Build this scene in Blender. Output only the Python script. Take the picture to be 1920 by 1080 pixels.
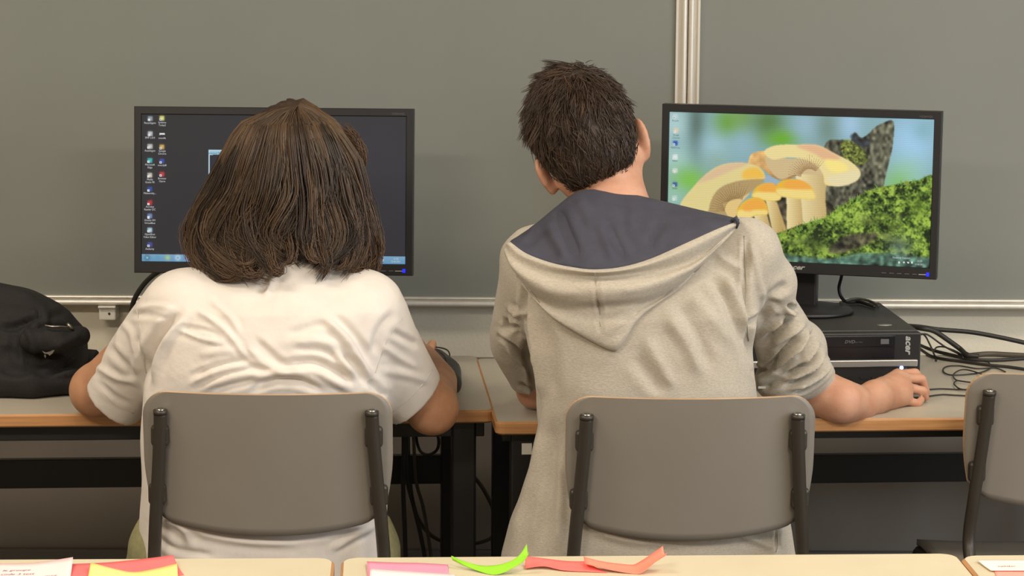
import bpy, bmesh, math, random
import numpy as np
from mathutils import Vector, Matrix

for _o in list(bpy.data.objects):
    bpy.data.objects.remove(_o)
SC = bpy.context.scene
COL = SC.collection
random.seed(7)
RNG = np.random.default_rng(11)

# ------------------------------------------------------------------ camera
FPX = 4800.0                       # focal length in pixels of a 1920x1080 frame
CAMP = np.array([0.0, 0.0, 1.69])
YAW, PITCH, ROLL = math.radians(0.5), math.radians(9.2), math.radians(0.35)
_fw = np.array([math.sin(YAW) * math.cos(PITCH), math.cos(YAW) * math.cos(PITCH), -math.sin(PITCH)])
_rt = np.cross(_fw, [0, 0, 1]); _rt /= np.linalg.norm(_rt)
_up = np.cross(_rt, _fw)
_r2 = _rt * math.cos(ROLL) + _up * math.sin(ROLL)
_u2 = -_rt * math.sin(ROLL) + _up * math.cos(ROLL)
CR = np.array([_r2, _u2, _fw])
cam_data = bpy.data.cameras.new('camera')
cam_data.sensor_width = 36.0
cam_data.lens = FPX / 1920.0 * 36.0
cam_data.clip_start = 0.05
cam_data.clip_end = 60
cam = bpy.data.objects.new('camera', cam_data)
COL.objects.link(cam)
_m = Matrix.Identity(4)
for i in range(3):
    _m[i][0], _m[i][1], _m[i][2], _m[i][3] = _r2[i], _u2[i], -_fw[i], CAMP[i]
cam.matrix_world = _m
SC.camera = cam

def ray(px, py):
    return CR.T @ np.array([(px - 960) / FPX, -(py - 540) / FPX, 1.0])
def G(px, py, z=0.74):
    """world point at height z seen at a photo pixel"""
    d = ray(px, py); return CAMP + d * (z - CAMP[2]) / d[2]
def P(px, py, Y):
    """world point at room depth Y seen at a photo pixel"""
    d = ray(px, py); return CAMP + d * Y / d[1]
def proj(V):
    q = (np.asarray(V, float) - CAMP) @ CR.T
    return np.stack([960 + FPX * q[..., 0] / q[..., 2], 540 - FPX * q[..., 1] / q[..., 2]], -1)

# ------------------------------------------------------------------ world, lights, exposure
world = bpy.data.worlds.new('room_air')
world.use_nodes = True
world.node_tree.nodes['Background'].inputs[0].default_value = (0.9, 0.95, 1.0, 1)
world.node_tree.nodes['Background'].inputs[1].default_value = 0.25
SC.world = world
vs = SC.view_settings
vs.view_transform = 'Standard'
vs.look = 'None'
vs.exposure = 0.0
vs.gamma = 1.0
vs.use_curve_mapping = False

WARM = (1.0, 0.89, 0.75)
COOL = (0.80, 0.90, 1.0)
LAMPS = [(-1.5, 3.55), (1.5, 3.55), (-1.5, 0.9), (1.5, 0.9)]       # ceiling lamp centres
LAMP_W = (28.0, 28.0, 87.0, 87.0)
def area(name, loc, rot, sx, sy, power, col):
    l = bpy.data.lights.new(name, 'AREA')
    l.shape = 'RECTANGLE'; l.size = sx; l.size_y = sy; l.energy = power; l.color = col
    o = bpy.data.objects.new(name, l); COL.objects.link(o)
    o.location = loc; o.rotation_euler = rot
    return o
for i, (x, y) in enumerate(LAMPS):
    area('ceiling_lamp_light', (x, y, 2.86), (0, 0, 0), 1.4, 0.5, LAMP_W[i], WARM)
# daylight entering by the window in the right wall
area('window_daylight', (3.26, 2.2, 1.75), (0, math.radians(90), 0), 1.6, 2.6, 52.0, COOL)

# ------------------------------------------------------------------ helpers
def lin(c):
    o = []
    for v in c[:3]:
        v = v / 255.0
        o.append(v / 12.92 if v <= 0.04045 else ((v + 0.055) / 1.055) ** 2.4)
    return tuple(o) + (1.0,)

def mat(name, col, rough=0.6, metal=0.0, col2=None, scale=30.0, bump=0.0, bscale=None, stretch=None,
        sss=0.0, spec=0.5, coat=0.0, detail=4.0, sheen=0.0):
    m = bpy.data.materials.new(name); m.use_nodes = True
    nt = m.node_tree; b = nt.nodes['Principled BSDF']
    b.inputs['Base Color'].default_value = lin(col)
    b.inputs['Roughness'].default_value = rough
    b.inputs['Metallic'].default_value = metal
    b.inputs['Specular IOR Level'].default_value = spec
    if coat: b.inputs['Coat Weight'].default_value = coat
    if sheen: b.inputs['Sheen Weight'].default_value = sheen
    if sss:
        b.inputs['Subsurface Weight'].default_value = sss
        b.inputs['Subsurface Radius'].default_value = (1.0, 0.35, 0.2)
        b.inputs['Subsurface Scale'].default_value = 0.006
    vec = None
    if col2 or bump:
        tc = nt.nodes.new('ShaderNodeTexCoord')
        vec = tc.outputs['Object']
        if stretch:
            mp = nt.nodes.new('ShaderNodeMapping')
            mp.inputs['Scale'].default_value = stretch
            nt.links.new(vec, mp.inputs['Vector']); vec = mp.outputs['Vector']
    if col2:
        n = nt.nodes.new('ShaderNodeTexNoise')
        n.inputs['Scale'].default_value = scale; n.inputs['Detail'].default_value = detail
        nt.links.new(vec, n.inputs['Vector'])
        r = nt.nodes.new('ShaderNodeValToRGB')
        r.color_ramp.elements[0].position = 0.35; r.color_ramp.elements[1].position = 0.65
        r.color_ramp.elements[0].color = lin(col); r.color_ramp.elements[1].color = lin(col2)
        nt.links.new(n.outputs['Fac'], r.inputs['Fac'])
        nt.links.new(r.outputs['Color'], b.inputs['Base Color'])
    if bump:
        n2 = nt.nodes.new('ShaderNodeTexNoise')
        n2.inputs['Scale'].default_value = bscale or scale; n2.inputs['Detail'].default_value = 3.0
        nt.links.new(vec, n2.inputs['Vector'])
        bp = nt.nodes.new('ShaderNodeBump')
        bp.inputs['Strength'].default_value = 1.0
        bp.inputs['Distance'].default_value = bump
        nt.links.new(n2.outputs['Fac'], bp.inputs['Height'])
        nt.links.new(bp.outputs['Normal'], b.inputs['Normal'])
    return m

def emis(name, col, s):
    m = bpy.data.materials.new(name); m.use_nodes = True
    nt = m.node_tree; b = nt.nodes['Principled BSDF']
    b.inputs['Base Color'].default_value = (0.01, 0.01, 0.01, 1)
    b.inputs['Emission Color'].default_value = lin(col)
    b.inputs['Emission Strength'].default_value = s
    return m

def link(o, parent=None):
    COL.objects.link(o)
    if parent is not None: o.parent = parent
    return o

def mesh_obj(name, V, F, m, parent=None, smooth=False):
    me = bpy.data.meshes.new(name)
    me.from_pydata([tuple(map(float, v)) for v in V], [], [tuple(map(int, f)) for f in F])
    me.update()
    if smooth: me.shade_smooth()
    if m is not None: me.materials.append(m)
    return link(bpy.data.objects.new(name, me), parent)

def bm_obj(name, bm, m, parent=None, smooth=False):
    bmesh.ops.recalc_face_normals(bm, faces=bm.faces[:])
    me = bpy.data.meshes.new(name); bm.to_mesh(me); bm.free()
    if smooth: me.shade_smooth()
    for x in (m if isinstance(m, (list, tuple)) else [m]): me.materials.append(x)
    return link(bpy.data.objects.new(name, me), parent)

def thing(name, label, cat, loc=(0, 0, 0), rotz=0.0, group=None):
    o = bpy.data.objects.new(name, None); COL.objects.link(o)
    o.empty_display_size = 0.05
    o.location = loc; o.rotation_euler = (0, 0, rotz)
    o['label'] = label; o['category'] = cat
    if group: o['group'] = group
    return o
def tag(o, label, cat, group=None):
    o['label'] = label; o['category'] = cat
    if group: o['group'] = group
    return o
def struct(o):
    o['kind'] = 'structure'; return o

def add_box(bm, c, s, rot=None, bev=0.0, seg=2):
    r = bmesh.ops.create_cube(bm, size=1.0)
    vs_ = r['verts']
    for v in vs_:
        v.co = Vector((v.co.x * s[0], v.co.y * s[1], v.co.z * s[2]))
    if bev:
        es = list({e for v in vs_ for e in v.link_edges})
        rr = bmesh.ops.bevel(bm, geom=es, offset=bev, segments=seg, profile=0.5, affect='EDGES')
        vs_ = list({v for f in rr['faces'] for v in f.verts} | {v for v in vs_ if v.is_valid})
        ff = set()
    M = rot.to_4x4() if rot is not None else Matrix.Identity(4)
    for v in vs_:
        v.co = M @ v.co + Vector(c)
    return vs_
def box(name, c, s, m, parent=None, bev=0.0, rot=None, seg=2):
    bm = bmesh.new(); add_box(bm, c, s, rot, bev, seg)
    return bm_obj(name, bm, m, parent)

def catmull(pts, n=8, closed=False):
    pts = np.asarray(pts, float)
    if closed: Q = np.vstack([pts[-1], pts, pts[0], pts[1]])
    else: Q = np.vstack([2 * pts[0] - pts[1], pts, 2 * pts[-1] - pts[-2]])
    out = []
    for i in range(len(Q) - 3):
        p0, p1, p2, p3 = Q[i:i + 4]
        for t in np.linspace(0, 1, n, endpoint=False):
            out.append(0.5 * (2 * p1 + (p2 - p0) * t + (2 * p0 - 5 * p1 + 4 * p2 - p3) * t * t + (3 * p1 - p0 - 3 * p2 + p3) * t ** 3))
    if not closed: out.append(Q[-2])
    return np.array(out)

def tube_vf(path, r, n=8, cap=True, flat=None):
    path = np.asarray(path, float); N = len(path)
    r = np.full(N, r) if np.isscalar(r) else np.asarray(r)
    T = np.gradient(path, axis=0); T /= np.linalg.norm(T, axis=1)[:, None] + 1e-12
    u = np.cross(T[0], [0, 0, 1.0])
    if np.linalg.norm(u) < 1e-3: u = np.cross(T[0], [1.0, 0, 0])
    u /= np.linalg.norm(u)
    V, F = [], []
    for i in range(N):
        u = u - T[i] * np.dot(u, T[i]); u /= np.linalg.norm(u) + 1e-12
        w = np.cross(T[i], u)
        for k in range(n):
            a = 2 * math.pi * k / n
            V.append(path[i] + r[i] * (math.cos(a) * u + math.sin(a) * w * (flat or 1.0)))
    for i in range(N - 1):
        for k in range(n):
            F.append((i * n + k, i * n + (k + 1) % n, (i + 1) * n + (k + 1) % n, (i + 1) * n + k))
    if cap:
        F.append(tuple(range(n))[::-1]); F.append(tuple((N - 1) * n + k for k in range(n)))
    return V, F
def tube(name, path, r, m, parent=None, n=10, cap=True, flat=None):
    V, F = tube_vf(path, r, n, cap, flat)
    return mesh_obj(name, V, F, m, parent, smooth=True)

def prism(name, poly, axis, a, b, m, parent=None, bev=0.0):
    """extrude a 2-D polygon along an axis between a and b"""
    bm = bmesh.new()
    def mk(p, t):
        return {'x': (t, p[0], p[1]), 'y': (p[0], t, p[1]), 'z': (p[0], p[1], t)}[axis]
    v0 = [bm.verts.new(mk(p, a)) for p in poly]; v1 = [bm.verts.new(mk(p, b)) for p in poly]
    n = len(poly)
    bm.faces.new(v0); bm.faces.new(v1[::-1])
    for i in range(n): bm.faces.new((v0[i], v0[(i + 1) % n], v1[(i + 1) % n], v1[i]))
    if bev: bmesh.ops.bevel(bm, geom=bm.edges[:], offset=bev, segments=2, affect='EDGES')
    return bm_obj(name, bm, m, parent)

def lathe(name, prof, m, parent=None, n=24, loc=(0, 0, 0), sx=1.0, sy=1.0):
    V, F = [], []
    for (r, z) in prof:
        for k in range(n):
            a = 2 * math.pi * k / n
            V.append((loc[0] + r * math.cos(a) * sx, loc[1] + r * math.sin(a) * sy, loc[2] + z))
    for i in range(len(prof) - 1):
        for k in range(n):
            F.append((i * n + k, i * n + (k + 1) % n, (i + 1) * n + (k + 1) % n, (i + 1) * n + k))
    F.append(tuple(range(n))[::-1]); F.append(tuple((len(prof) - 1) * n + k for k in range(n)))
    return mesh_obj(name, V, F, m, parent, smooth=True)

def text_vf(s, size=1.0, shear=0.0, bold=0.0, align='LEFT'):
    cu = bpy.data.curves.new('t', 'FONT'); cu.body = s; cu.size = size; cu.shear = shear
    cu.offset = bold; cu.align_x = align; cu.resolution_u = 2
    o = bpy.data.objects.new('t', cu); COL.objects.link(o)
    dg = bpy.context.evaluated_depsgraph_get()
    me = o.evaluated_get(dg).to_mesh()
    V = np.array([v.co[:] for v in me.vertices]) if len(me.vertices) else np.zeros((0, 3))
    F = [tuple(p.vertices) for p in me.polygons]
    o.evaluated_get(dg).to_mesh_clear()
    bpy.data.objects.remove(o); bpy.data.curves.remove(cu)
    return V, F
def join_vf(parts):
    V, F, n = [], [], 0
    for v, f in parts:
        V.extend(list(v)); F.extend([tuple(i + n for i in q) for q in f]); n += len(v)
    return V, F

def round_rect(w, h, r, n=6, cx=0, cy=0):
    out = []
    for (sx, sy, a0) in ((1, 1, 0), (-1, 1, 90), (-1, -1, 180), (1, -1, 270)):
        for k in range(n + 1):
            a = math.radians(a0 + 90 * k / n)
            out.append((cx + sx * (w / 2 - r) + r * math.cos(a), cy + sy * (h / 2 - r) + r * math.sin(a)))
    return out
# ------------------------------------------------------------------ materials
M = {}
M['wall'] = mat('wall_paint', (240, 233, 212), 0.7, col2=(235, 228, 207), scale=3, bump=0.0006, bscale=160)
M['ceil'] = mat('ceiling_paint', (235, 230, 218), 0.8)
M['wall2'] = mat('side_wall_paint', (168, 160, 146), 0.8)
M['wall_low'] = mat('lower_wall_grey', (148, 140, 130), 0.65, col2=(142, 134, 124), scale=5)
M['ceil2'] = mat('ceiling_tiles', (196, 192, 182), 0.85)
M['floor'] = mat('linoleum', (120, 112, 100), 0.5, col2=(104, 97, 88), scale=40)
M['trunk'] = mat('trunking_plastic', (120, 116, 112), 0.6)
M['board'] = mat('board_enamel', (134, 137, 130), 0.42, col2=(129, 132, 125), scale=1.6, spec=0.35)
M['alu'] = mat('brushed_aluminium', (232, 227, 216), 0.32, 0.25, col2=(224, 218, 206), scale=60, stretch=(1, 1, 0.04))
M['seam'] = mat('bronze_gasket', (150, 122, 80), 0.5)
M['desk'] = mat('grey_laminate', (188, 180, 164), 0.38, col2=(182, 174, 158), scale=8)
M['fdesk'] = mat('cream_laminate', (214, 202, 172), 0.4, col2=(209, 197, 167), scale=8)
M['wood'] = mat('beech_edge', (198, 148, 98), 0.42, col2=(180, 127, 79), scale=7, stretch=(1, 1, 24), coat=0.2)
M['frame'] = mat('black_powder_coat', (30, 29, 30), 0.45)
M['chairlam'] = mat('chair_grey_laminate', (134, 127, 117), 0.42, col2=(130, 123, 113), scale=5)
M['ply'] = mat('ply_edge', (205, 170, 132), 0.5, col2=(185, 148, 110), scale=10, stretch=(1, 1, 40))
M['tube'] = mat('chair_tube_black', (60, 54, 46), 0.4, 0.2)
M['cap'] = mat('tube_chrome_plug', (200, 198, 190), 0.12, 1.0)
M['plast'] = mat('black_plastic', (32, 31, 32), 0.42, col2=(33, 32, 33), scale=300)
M['gloss'] = mat('black_gloss_plastic', (30, 30, 33), 0.2)
M['pcmet'] = mat('black_sheet_steel', (54, 52, 49), 0.42, col2=(50, 48, 46), scale=400)
M['silver'] = mat('silver_plastic', (178, 176, 172), 0.3, 0.6)
M['logo'] = mat('logo_silver', (196, 194, 190), 0.35, 0.4)
M['dim'] = mat('print_grey', (96, 95, 96), 0.5)
M['cable'] = mat('cable_rubber', (40, 37, 33), 0.5)
M['cable2'] = mat('cable_rubber_brown', (84, 76, 64), 0.5)
M['led'] = emis('blue_led', (12, 22, 255), 3.5)
M['ledw'] = emis('blue_led_core', (130, 160, 255), 10.0)

# ------------------------------------------------------------------ room shell
WY = 5.215
X0, X1, YB = -3.3, 3.3, -2.6
struct(box('floor', ((X0 + X1) / 2, (WY + YB) / 2, -0.05), (X1 - X0 + 0.4, WY - YB + 0.4, 0.1), M['floor']))
struct(box('ceiling', ((X0 + X1) / 2, (WY + YB) / 2, 3.05), (X1 - X0 + 0.4, WY - YB + 0.4, 0.1), M['ceil2']))
struct(box('wall_back', (0, WY + 0.1, 1.5), (X1 - X0 + 0.4, 0.2, 3.0), M['wall']))
struct(box('wall_left', (X0 - 0.1, (WY + YB) / 2, 1.5), (0.2, WY - YB, 3.0), M['wall2']))
struct(box('wall_right', (X1 + 0.1, (WY + YB) / 2, 1.5), (0.2, WY - YB, 3.0), M['wall2']))
struct(box('wall_rear', (0, YB - 0.1, 1.5), (X1 - X0 + 0.4, 0.2, 3.0), M['wall2']))
zt = P(1700, 1031, WY)[2]
bb = struct(box('baseboard_back', (0, WY - 0.012, zt / 2), (X1 - X0, 0.024, zt), M['trunk'], bev=0.004))
struct(box('trim_1', (0, WY - 0.004, 0.355), (X1 - X0, 0.008, 0.69), M['wall_low']))       # thin panel on the lower wall, darker grey than the wall above
# window in the right wall, the daylight's source
wn = bpy.data.objects.new('window_1', None); COL.objects.link(wn); wn.location = (X1 - 0.02, 2.2, 1.75); struct(wn)
M['pane'] = emis('daylit_pane', (226, 238, 255), 2.0)
box('window_pane', (0.012, 0, 0), (0.004, 2.6, 1.6), M['pane'], wn)
for s in (-1, 1):
    box('window_frame', (-0.005, s * 1.33, 0), (0.03, 0.06, 1.72), M['ceil'], wn, bev=0.004)
    box('window_frame', (-0.005, 0, s * 0.83), (0.03, 2.6, 0.06), M['ceil'], wn, bev=0.004)
M['lampdiff'] = emis('lamp_diffuser', (255, 232, 200), 3.0)
for i, (x, y) in enumerate(LAMPS):
    side = 'left' if x < 0 else 'right'
    pos = 'near the writing boards' if y > 2 else 'at the rear of the room'
    t = thing('ceiling_lamp', 'warm white ceiling lamp panel on the %s, %s' % (side, pos), 'lamp', (x, y, 2.88), 0, 'ceiling lamp panels')
    box('housing', (0, 0, 0.062), (1.5, 0.6, 0.1), M['ceil'], t, bev=0.006)
    box('diffuser', (0, 0, 0.006), (1.4, 0.5, 0.006), M['lampdiff'], t)

# ------------------------------------------------------------------ writing boards
BY = 5.185                                   # board face
zb0 = P(1000, 557, BY)[2]                    # lower edge of board, top of the tray lip
xs_l = P(1263.5, 150, BY)[0]; xs_m = P(1288, 150, BY)[0]; xs_r = P(1311.5, 150, BY)[0]
ZT = 2.3
def board(label, x0, x1, side):
    t = thing('writing_board', label, 'board', ((x0 + x1) / 2, BY, zb0), 0, 'wall writing boards')
    w = x1 - x0; h = ZT - zb0
    box('board_surface', (0, 0.008, h / 2), (w - 0.002, 0.016, h), M['board'], t)
    box('back_panel', (0, 0.0225, h / 2), (w - 0.03, 0.013, h - 0.04), M['trunk'], t)
    # lower rail: thin lip, groove, half round nose
    pr = [(0.02, 0.0), (-0.012, 0.0), (-0.013, -0.0025), (-0.006, -0.004), (-0.006, -0.0065), (-0.019, -0.0068)]
    for k in range(9):
        a = math.radians(90 + 180 * k / 8)
        pr.append((-0.018 + 0.0055 * math.cos(a), -0.0122 + 0.0055 * math.sin(a)))
    pr += [(0.02, -0.0177)]
    prism('lower_rail', pr, 'x', -w / 2, w / 2, M['alu'], t)
    # upright edge profiles with lip, groove and round ridge
    for s in (-1, 1):
        e = s * w / 2
        pv = [(e, 0.02), (e, -0.004)]
        pv += [(e - s * 0.001, -0.006)]
        for k in range(7):
            a = math.pi * k / 6
            pv.append((e - s * (0.0065 - 0.0048 * math.cos(a)), -0.008 - 0.005 * math.sin(a)))
        pv += [(e - s * 0.0125, -0.002), (e - s * 0.0185, -0.002), (e - s * 0.019, -0.008), (e - s * 0.0235, -0.008), (e - s * 0.0235, 0.02)]
        prism('edge_profile', pv, 'z', 0.0, h, M['alu'], t)
    box('upper_rail', (0, 0.0, h + 0.01), (w, 0.04, 0.02), M['alu'], t, bev=0.003)
    return t
WBL = board('large grey-green writing board behind the left monitor and both people', xs_m - 3.0, xs_m - 0.0008, 1)
WBR = board('grey-green writing board behind the mushroom-screen monitor, right of the aluminium uprights', xs_m + 0.0008, xs_m + 1.9, -1)
box('gasket_strip', (1.5 - 0.001, 0.004, (ZT - zb0) / 2), (0.0016, 0.012, ZT - zb0), M['seam'], WBL)
# little bracket under the tray
pb = P(204, 585, BY)
bk = thing('rail_bracket', 'small white bracket screwed under the left writing board rail', 'bracket', (pb[0], BY + 0.004, pb[2]))
box('plate', (0, 0.0, 0.0), (0.034, 0.05, 0.028), M['ceil'], bk, bev=0.003)
box('flange', (0, -0.028, 0.0145), (0.036, 0.008, 0.005), M['ceil'], bk, bev=0.0015)
lathe('screw_head', [(0.0028, 0), (0.002, 0.0015)], M['tube'], bk, 12, (0, 0, 0)).matrix_local = Matrix.Translation((0.004, -0.025, 0.0)) @ Matrix.Rotation(math.radians(90), 4, 'X')
# ------------------------------------------------------------------ desks
DZ = 0.74
def desk(label, corner, ang, w, d, top, edge=0.022, group=None, legw=0.044, frail=0.02, rails=True, from_right=False, thick=0.024, rc=0.012):
    """corner = front corner on the floor plan (left one, or right one), ang = turn of the front edge"""
    c, s = math.cos(ang), math.sin(ang)
    t = thing('school_desk', label, 'desk', (corner[0], corner[1], 0), ang, group)
    x0 = -w if from_right else 0.0
    x1 = x0 + w
    cx = (x0 + x1) / 2
    prism('desk_top', round_rect(w - 0.008, d - 0.008, rc, 5, cx, d / 2), 'z', DZ - thick + 0.001, DZ, top, t, bev=0.0008)
    # beech lipping round the four edges
    bm = bmesh.new()
    outer = round_rect(w, d, rc + 0.004, 5, cx, d / 2); inner = round_rect(w - 0.008, d - 0.008, rc, 5, cx, d / 2)
    n = len(outer)
    lv = []
    for (pl, z) in ((inner, DZ - 0.0005), (outer, DZ - 0.004), (outer, DZ - thick + 0.003), (inner, DZ - thick)):
        lv.append([bm.verts.new((p[0], p[1], z)) for p in pl])
    for a in range(3):
        for i in range(n):
            bm.faces.new((lv[a][i], lv[a][(i + 1) % n], lv[a + 1][(i + 1) % n], lv[a + 1][i]))
    bm_obj('wood_edge', bm, M['wood'], t)
    zl = DZ - thick
    ins = 0.052
    for lx in (x0 + ins, x1 - ins):
        box('leg', (lx, 0.055, zl / 2), (legw, legw, zl), M['frame'], t, bev=0.004)
        box('leg', (lx, d - 0.055, zl / 2), (legw, legw, zl), M['frame'], t, bev=0.004)
        box('side_rail', (lx, d / 2, zl - 0.02), (0.03, d - 0.16, 0.036), M['frame'], t, bev=0.003)
    box('front_rail', (cx, 0.055, zl - frail / 2), (w - 0.03, 0.03, frail), M['frame'], t, bev=0.002)
    box('rear_rail', (cx, d - 0.055, zl - 0.011), (w - 0.12, 0.03, 0.022), M['frame'], t, bev=0.002)
    if rails:
        box('cross_panel', (cx, d - 0.055, rails), (w - 0.14, 0.018, 0.058), M['frame'], t, bev=0.002)
    return t
fl = G(929, 791.5); fr = G(1800, 786.5)
angR = math.atan2(fr[1] - fl[1], fr[0] - fl[0]) + math.radians(1.0)
ll = G(0, 777.5); lr = G(926.5, 769)
angL = math.atan2(lr[1] - ll[1], lr[0] - ll[0])
zrail = (P(300, 857, 4.93)[2] + P(300, 911, 4.93)[2]) / 2
DESK_R = desk('grey-topped desk with beech edge under the mushroom-screen monitor', fl, angR, 1.3, 0.6, M['desk'], group='computer desks', rails=zrail)
DESK_L = desk('grey-topped desk with beech edge carrying the black bag', lr, angL, 1.3, 0.53, M['desk'], group='computer desks', rails=zrail, from_right=True, frail=0.033)
# white label on the right desk's leg rail
q = P(984, 843, fl[1] + 0.03)
box('leg_label', (0.058, 0.0325, q[2]), (0.018, 0.002, 0.02), M['ceil'], DESK_R)
# foreground desks
g0 = G(628, 1044.8); g1 = G(640, 1044.6); g2 = G(1792, 1036.5); g3 = G(1797, 1040.5); g4 = G(0, 1048)
angF = math.atan2(g2[1] - g1[1], g2[0] - g1[0])
def fdesk(label, rear, ang, w, right):
    d = 0.55
    # rear edge given: the desk's front corner lies d nearer to the camera
    off = np.array([math.sin(ang) * d, -math.cos(ang) * d, 0])
    return desk(label, rear + off, ang, w, d, M['fdesk'], group='cream foreground desks', rails=False, from_right=right, thick=0.022, rc=0.02)
fdesk('cream desk top in the foreground holding the green sticky note', g1, angF, float(np.hypot(*(g2 - g1)[:2])), False)
fdesk('cream desk top at the lower left corner holding the yellow note', g0, math.atan2(g0[1] - g4[1], g0[0] - g4[0]), 0.87, True)
fdesk('cream desk top at the lower right corner', g3 + np.array([0, 0, 0]), angF, 0.87, False)

# ------------------------------------------------------------------ chairs
def backrest_mesh(w, h, th, sag):
    """curved ply shell: grid in (u,v) with rounded outline, middle nearest the viewer"""
    hw = w / 2
    NU, NV = 40, 28
    def yc(x): return sag * (x / hw) ** 2           # sides swing away from the viewer
    out = []
    # outline half width per height fraction v (0 bottom .. 1 top), bottom edge bows down in the middle
    def half(v):
        z = v * h
        rt, rb = 0.042, 0.07
        taper = hw - 0.011 * max(0.0, 1 - v / 0.45) ** 1.6
        if z > h - rt: return taper - rt + math.sqrt(max(0, rt * rt - (z - (h - rt)) ** 2))
        return taper
    V, F = [], []
    rows = []
    vsamp = np.concatenate([np.linspace(0, 0.8, NV - 10), 0.8 + 0.2 * np.sin(np.linspace(0, math.pi / 2, 11))[1:]])
    for v in vsamp:
        hh = half(v)
        row = []
        for u in np.linspace(-1, 1, NU + 1):
            x = hh * u
            bow = -0.030 * (1 - (abs(x) / hw) ** 2.2) * (1 - v) ** 2 + 0.02 * (1 - v) ** 3 * max(0, (abs(u) - 0.8) / 0.2) ** 2
            row.append((x, yc(x), v * h + bow))
        rows.append(row)
    n = NU + 1
    for off in (0.0, th):
        for row in rows:
            for (x, y, z) in row: V.append((x, y + off, z))
    R = len(rows); K = R * n
    for i in range(R - 1):
        for j in range(NU):
            a, b, c_, d_ = i * n + j, i * n + j + 1, (i + 1) * n + j + 1, (i + 1) * n + j
            F.append((a, b, c_, d_)); F.append((K + d_, K + c_, K + b, K + a))
    rim = [j for j in range(n)] + [i * n + NU for i in range(1, R)] + [(R - 1) * n + j for j in range(NU - 1, -1, -1)] + [i * n for i in range(R - 2, 0, -1)]
    E = []
    for a, b in zip(rim, rim[1:] + rim[:1]): E.append((b, a, K + a, K + b))
    return V, F, E
CW, CH, CTH, CSAG = 0.413, 0.214, 0.010, 0.034
CZB = 0.630
def make_chair(label, loc, rz, group):
    """origin: floor under the middle of the backrest; local +y is forward"""
    t = thing('school_chair', label, 'chair', loc, rz, group)
    zb = CZB
    V, F, E = backrest_mesh(CW, CH, CTH, CSAG)
    lean = 0.10
    def tr(v): return (v[0], v[1] - lean * v[2], v[2] + zb)
    Vt = [tr(v) for v in V]
    me = bpy.data.meshes.new('backrest'); me.from_pydata(Vt, [], F + E); me.update()
    me.materials.append(M['chairlam']); me.materials.append(M['ply'])
    mi = [0] * len(F) + [1] * len(E)
    me.polygons.foreach_set('material_index', mi)
    me.polygons.foreach_set('use_smooth', [True] * len(F) + [False] * len(E))
    br = link(bpy.data.objects.new('backrest', me), t)
    for s in (-1, 1):
        def pt(x, z, back): # point just outside the rear face
            return (s * x, CSAG * (x / (CW / 2)) ** 2 - lean * (z - zb) - back, z)
        path = [pt(0.174, 0.812, 0.013), pt(0.176, 0.77, 0.013), pt(0.182, 0.69, 0.013), pt(0.188, 0.62, 0.014), pt(0.193, 0.54, 0.018), (s * 0.195, -0.022, 0.46), (s * 0.205, -0.06, 0.22), (s * 0.215, -0.10, 0.012)]
        pa = catmull(path, 6)
        tube('back_tube', pa, 0.0112, M['tube'], t, 14)
        top = np.array(path[0])
        # open tube mouth with a bright plug
        tube('tube_rim', [top + [0, -0.0005, -0.004], top + [0, -0.0008, 0.0035]], [0.0116, 0.0118], M['tube'], t, 14)
        lathe('tube_plug', [(0.0076, 0), (0.0076, 0.0012), (0.005, 0.0032), (0.0028, 0.0008)], M['cap'], t, 14, tuple(top + np.array([0, -0.0008, 0.0033])))
        for zz in (0.770, 0.668):
            c = pt(0.1765 if zz > .7 else 0.1842, zz, 0.006)
            box('bracket', (c[0], c[1], c[2]), (0.030, 0.018, 0.036), M['tube'], t, bev=0.006)
            lathe('rivet', [(0.004, 0), (0.0025, 0.002)], M['cap'], br, 10).matrix_local = Matrix.Translation((c[0], c[1] + 0.021, c[2])) @ Matrix.Rotation(math.radians(-90), 4, 'X')
        # side rail and front leg
        tube('side_rail', catmull([(s * 0.196, -0.02, 0.44), (s * 0.19, 0.12, 0.433), (s * 0.185, 0.34, 0.433), (s * 0.19, 0.385, 0.41), (s * 0.2, 0.40, 0.3), (s * 0.21, 0.42, 0.012)], 6), 0.0105, M['tube'], t, 12)
        for fy, fx in ((-0.10, 0.215), (0.42, 0.21)):
            lathe('foot_cap', [(0.0125, 0), (0.0135, 0.006), (0.0125, 0.03)], M['frame'], t, 12, (s * fx, fy, 0.0))
    tube('cross_rail', [(-0.188, 0.10, 0.43), (0.188, 0.10, 0.43)], 0.009, M['tube'], t, 10)
    tube('cross_rail', [(-0.184, 0.32, 0.43), (0.184, 0.32, 0.43)], 0.009, M['tube'], t, 10)
    # seat shell: rounded, dished, rolled front edge
    NX, NY = 18, 18
    Vs, Fs = [], []
    for off in (0, -0.011):
        for j in range(NY + 1):
            v = j / NY; y = 0.0 + 0.40 * v
            e = min(v, 1 - v) * 0.40; rr = 0.05
            hw = 0.198 - (rr - math.sqrt(max(0, rr * rr - (rr - min(e, rr)) ** 2)))
            for i in range(NX + 1):
                u = -1 + 2 * i / NX; x = hw * u
                z = 0.4545 + 0.008 * abs(u) ** 2 - 0.025 * max(0, (v - 0.8) / 0.2) ** 2 + 0.012 * max(0, (0.2 - v) / 0.2) ** 2
                Vs.append((x, y, z + off))
    n = NX + 1; K = n * (NY + 1)
    for j in range(NY):
        for i in range(NX):
            a, b, c_, d_ = j * n + i, j * n + i + 1, (j + 1) * n + i + 1, (j + 1) * n + i
            Fs.append((a, b, c_, d_)); Fs.append((K + d_, K + c_, K + b, K + a))
    rim = list(range(n)) + [j * n + NX for j in range(1, NY + 1)] + [NY * n + i for i in range(NX - 1, -1, -1)] + [j * n for j in range(NY - 1, 0, -1)]
    for a, b in zip(rim, rim[1:] + rim[:1]): Fs.append((b, a, K + a, K + b))
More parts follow.
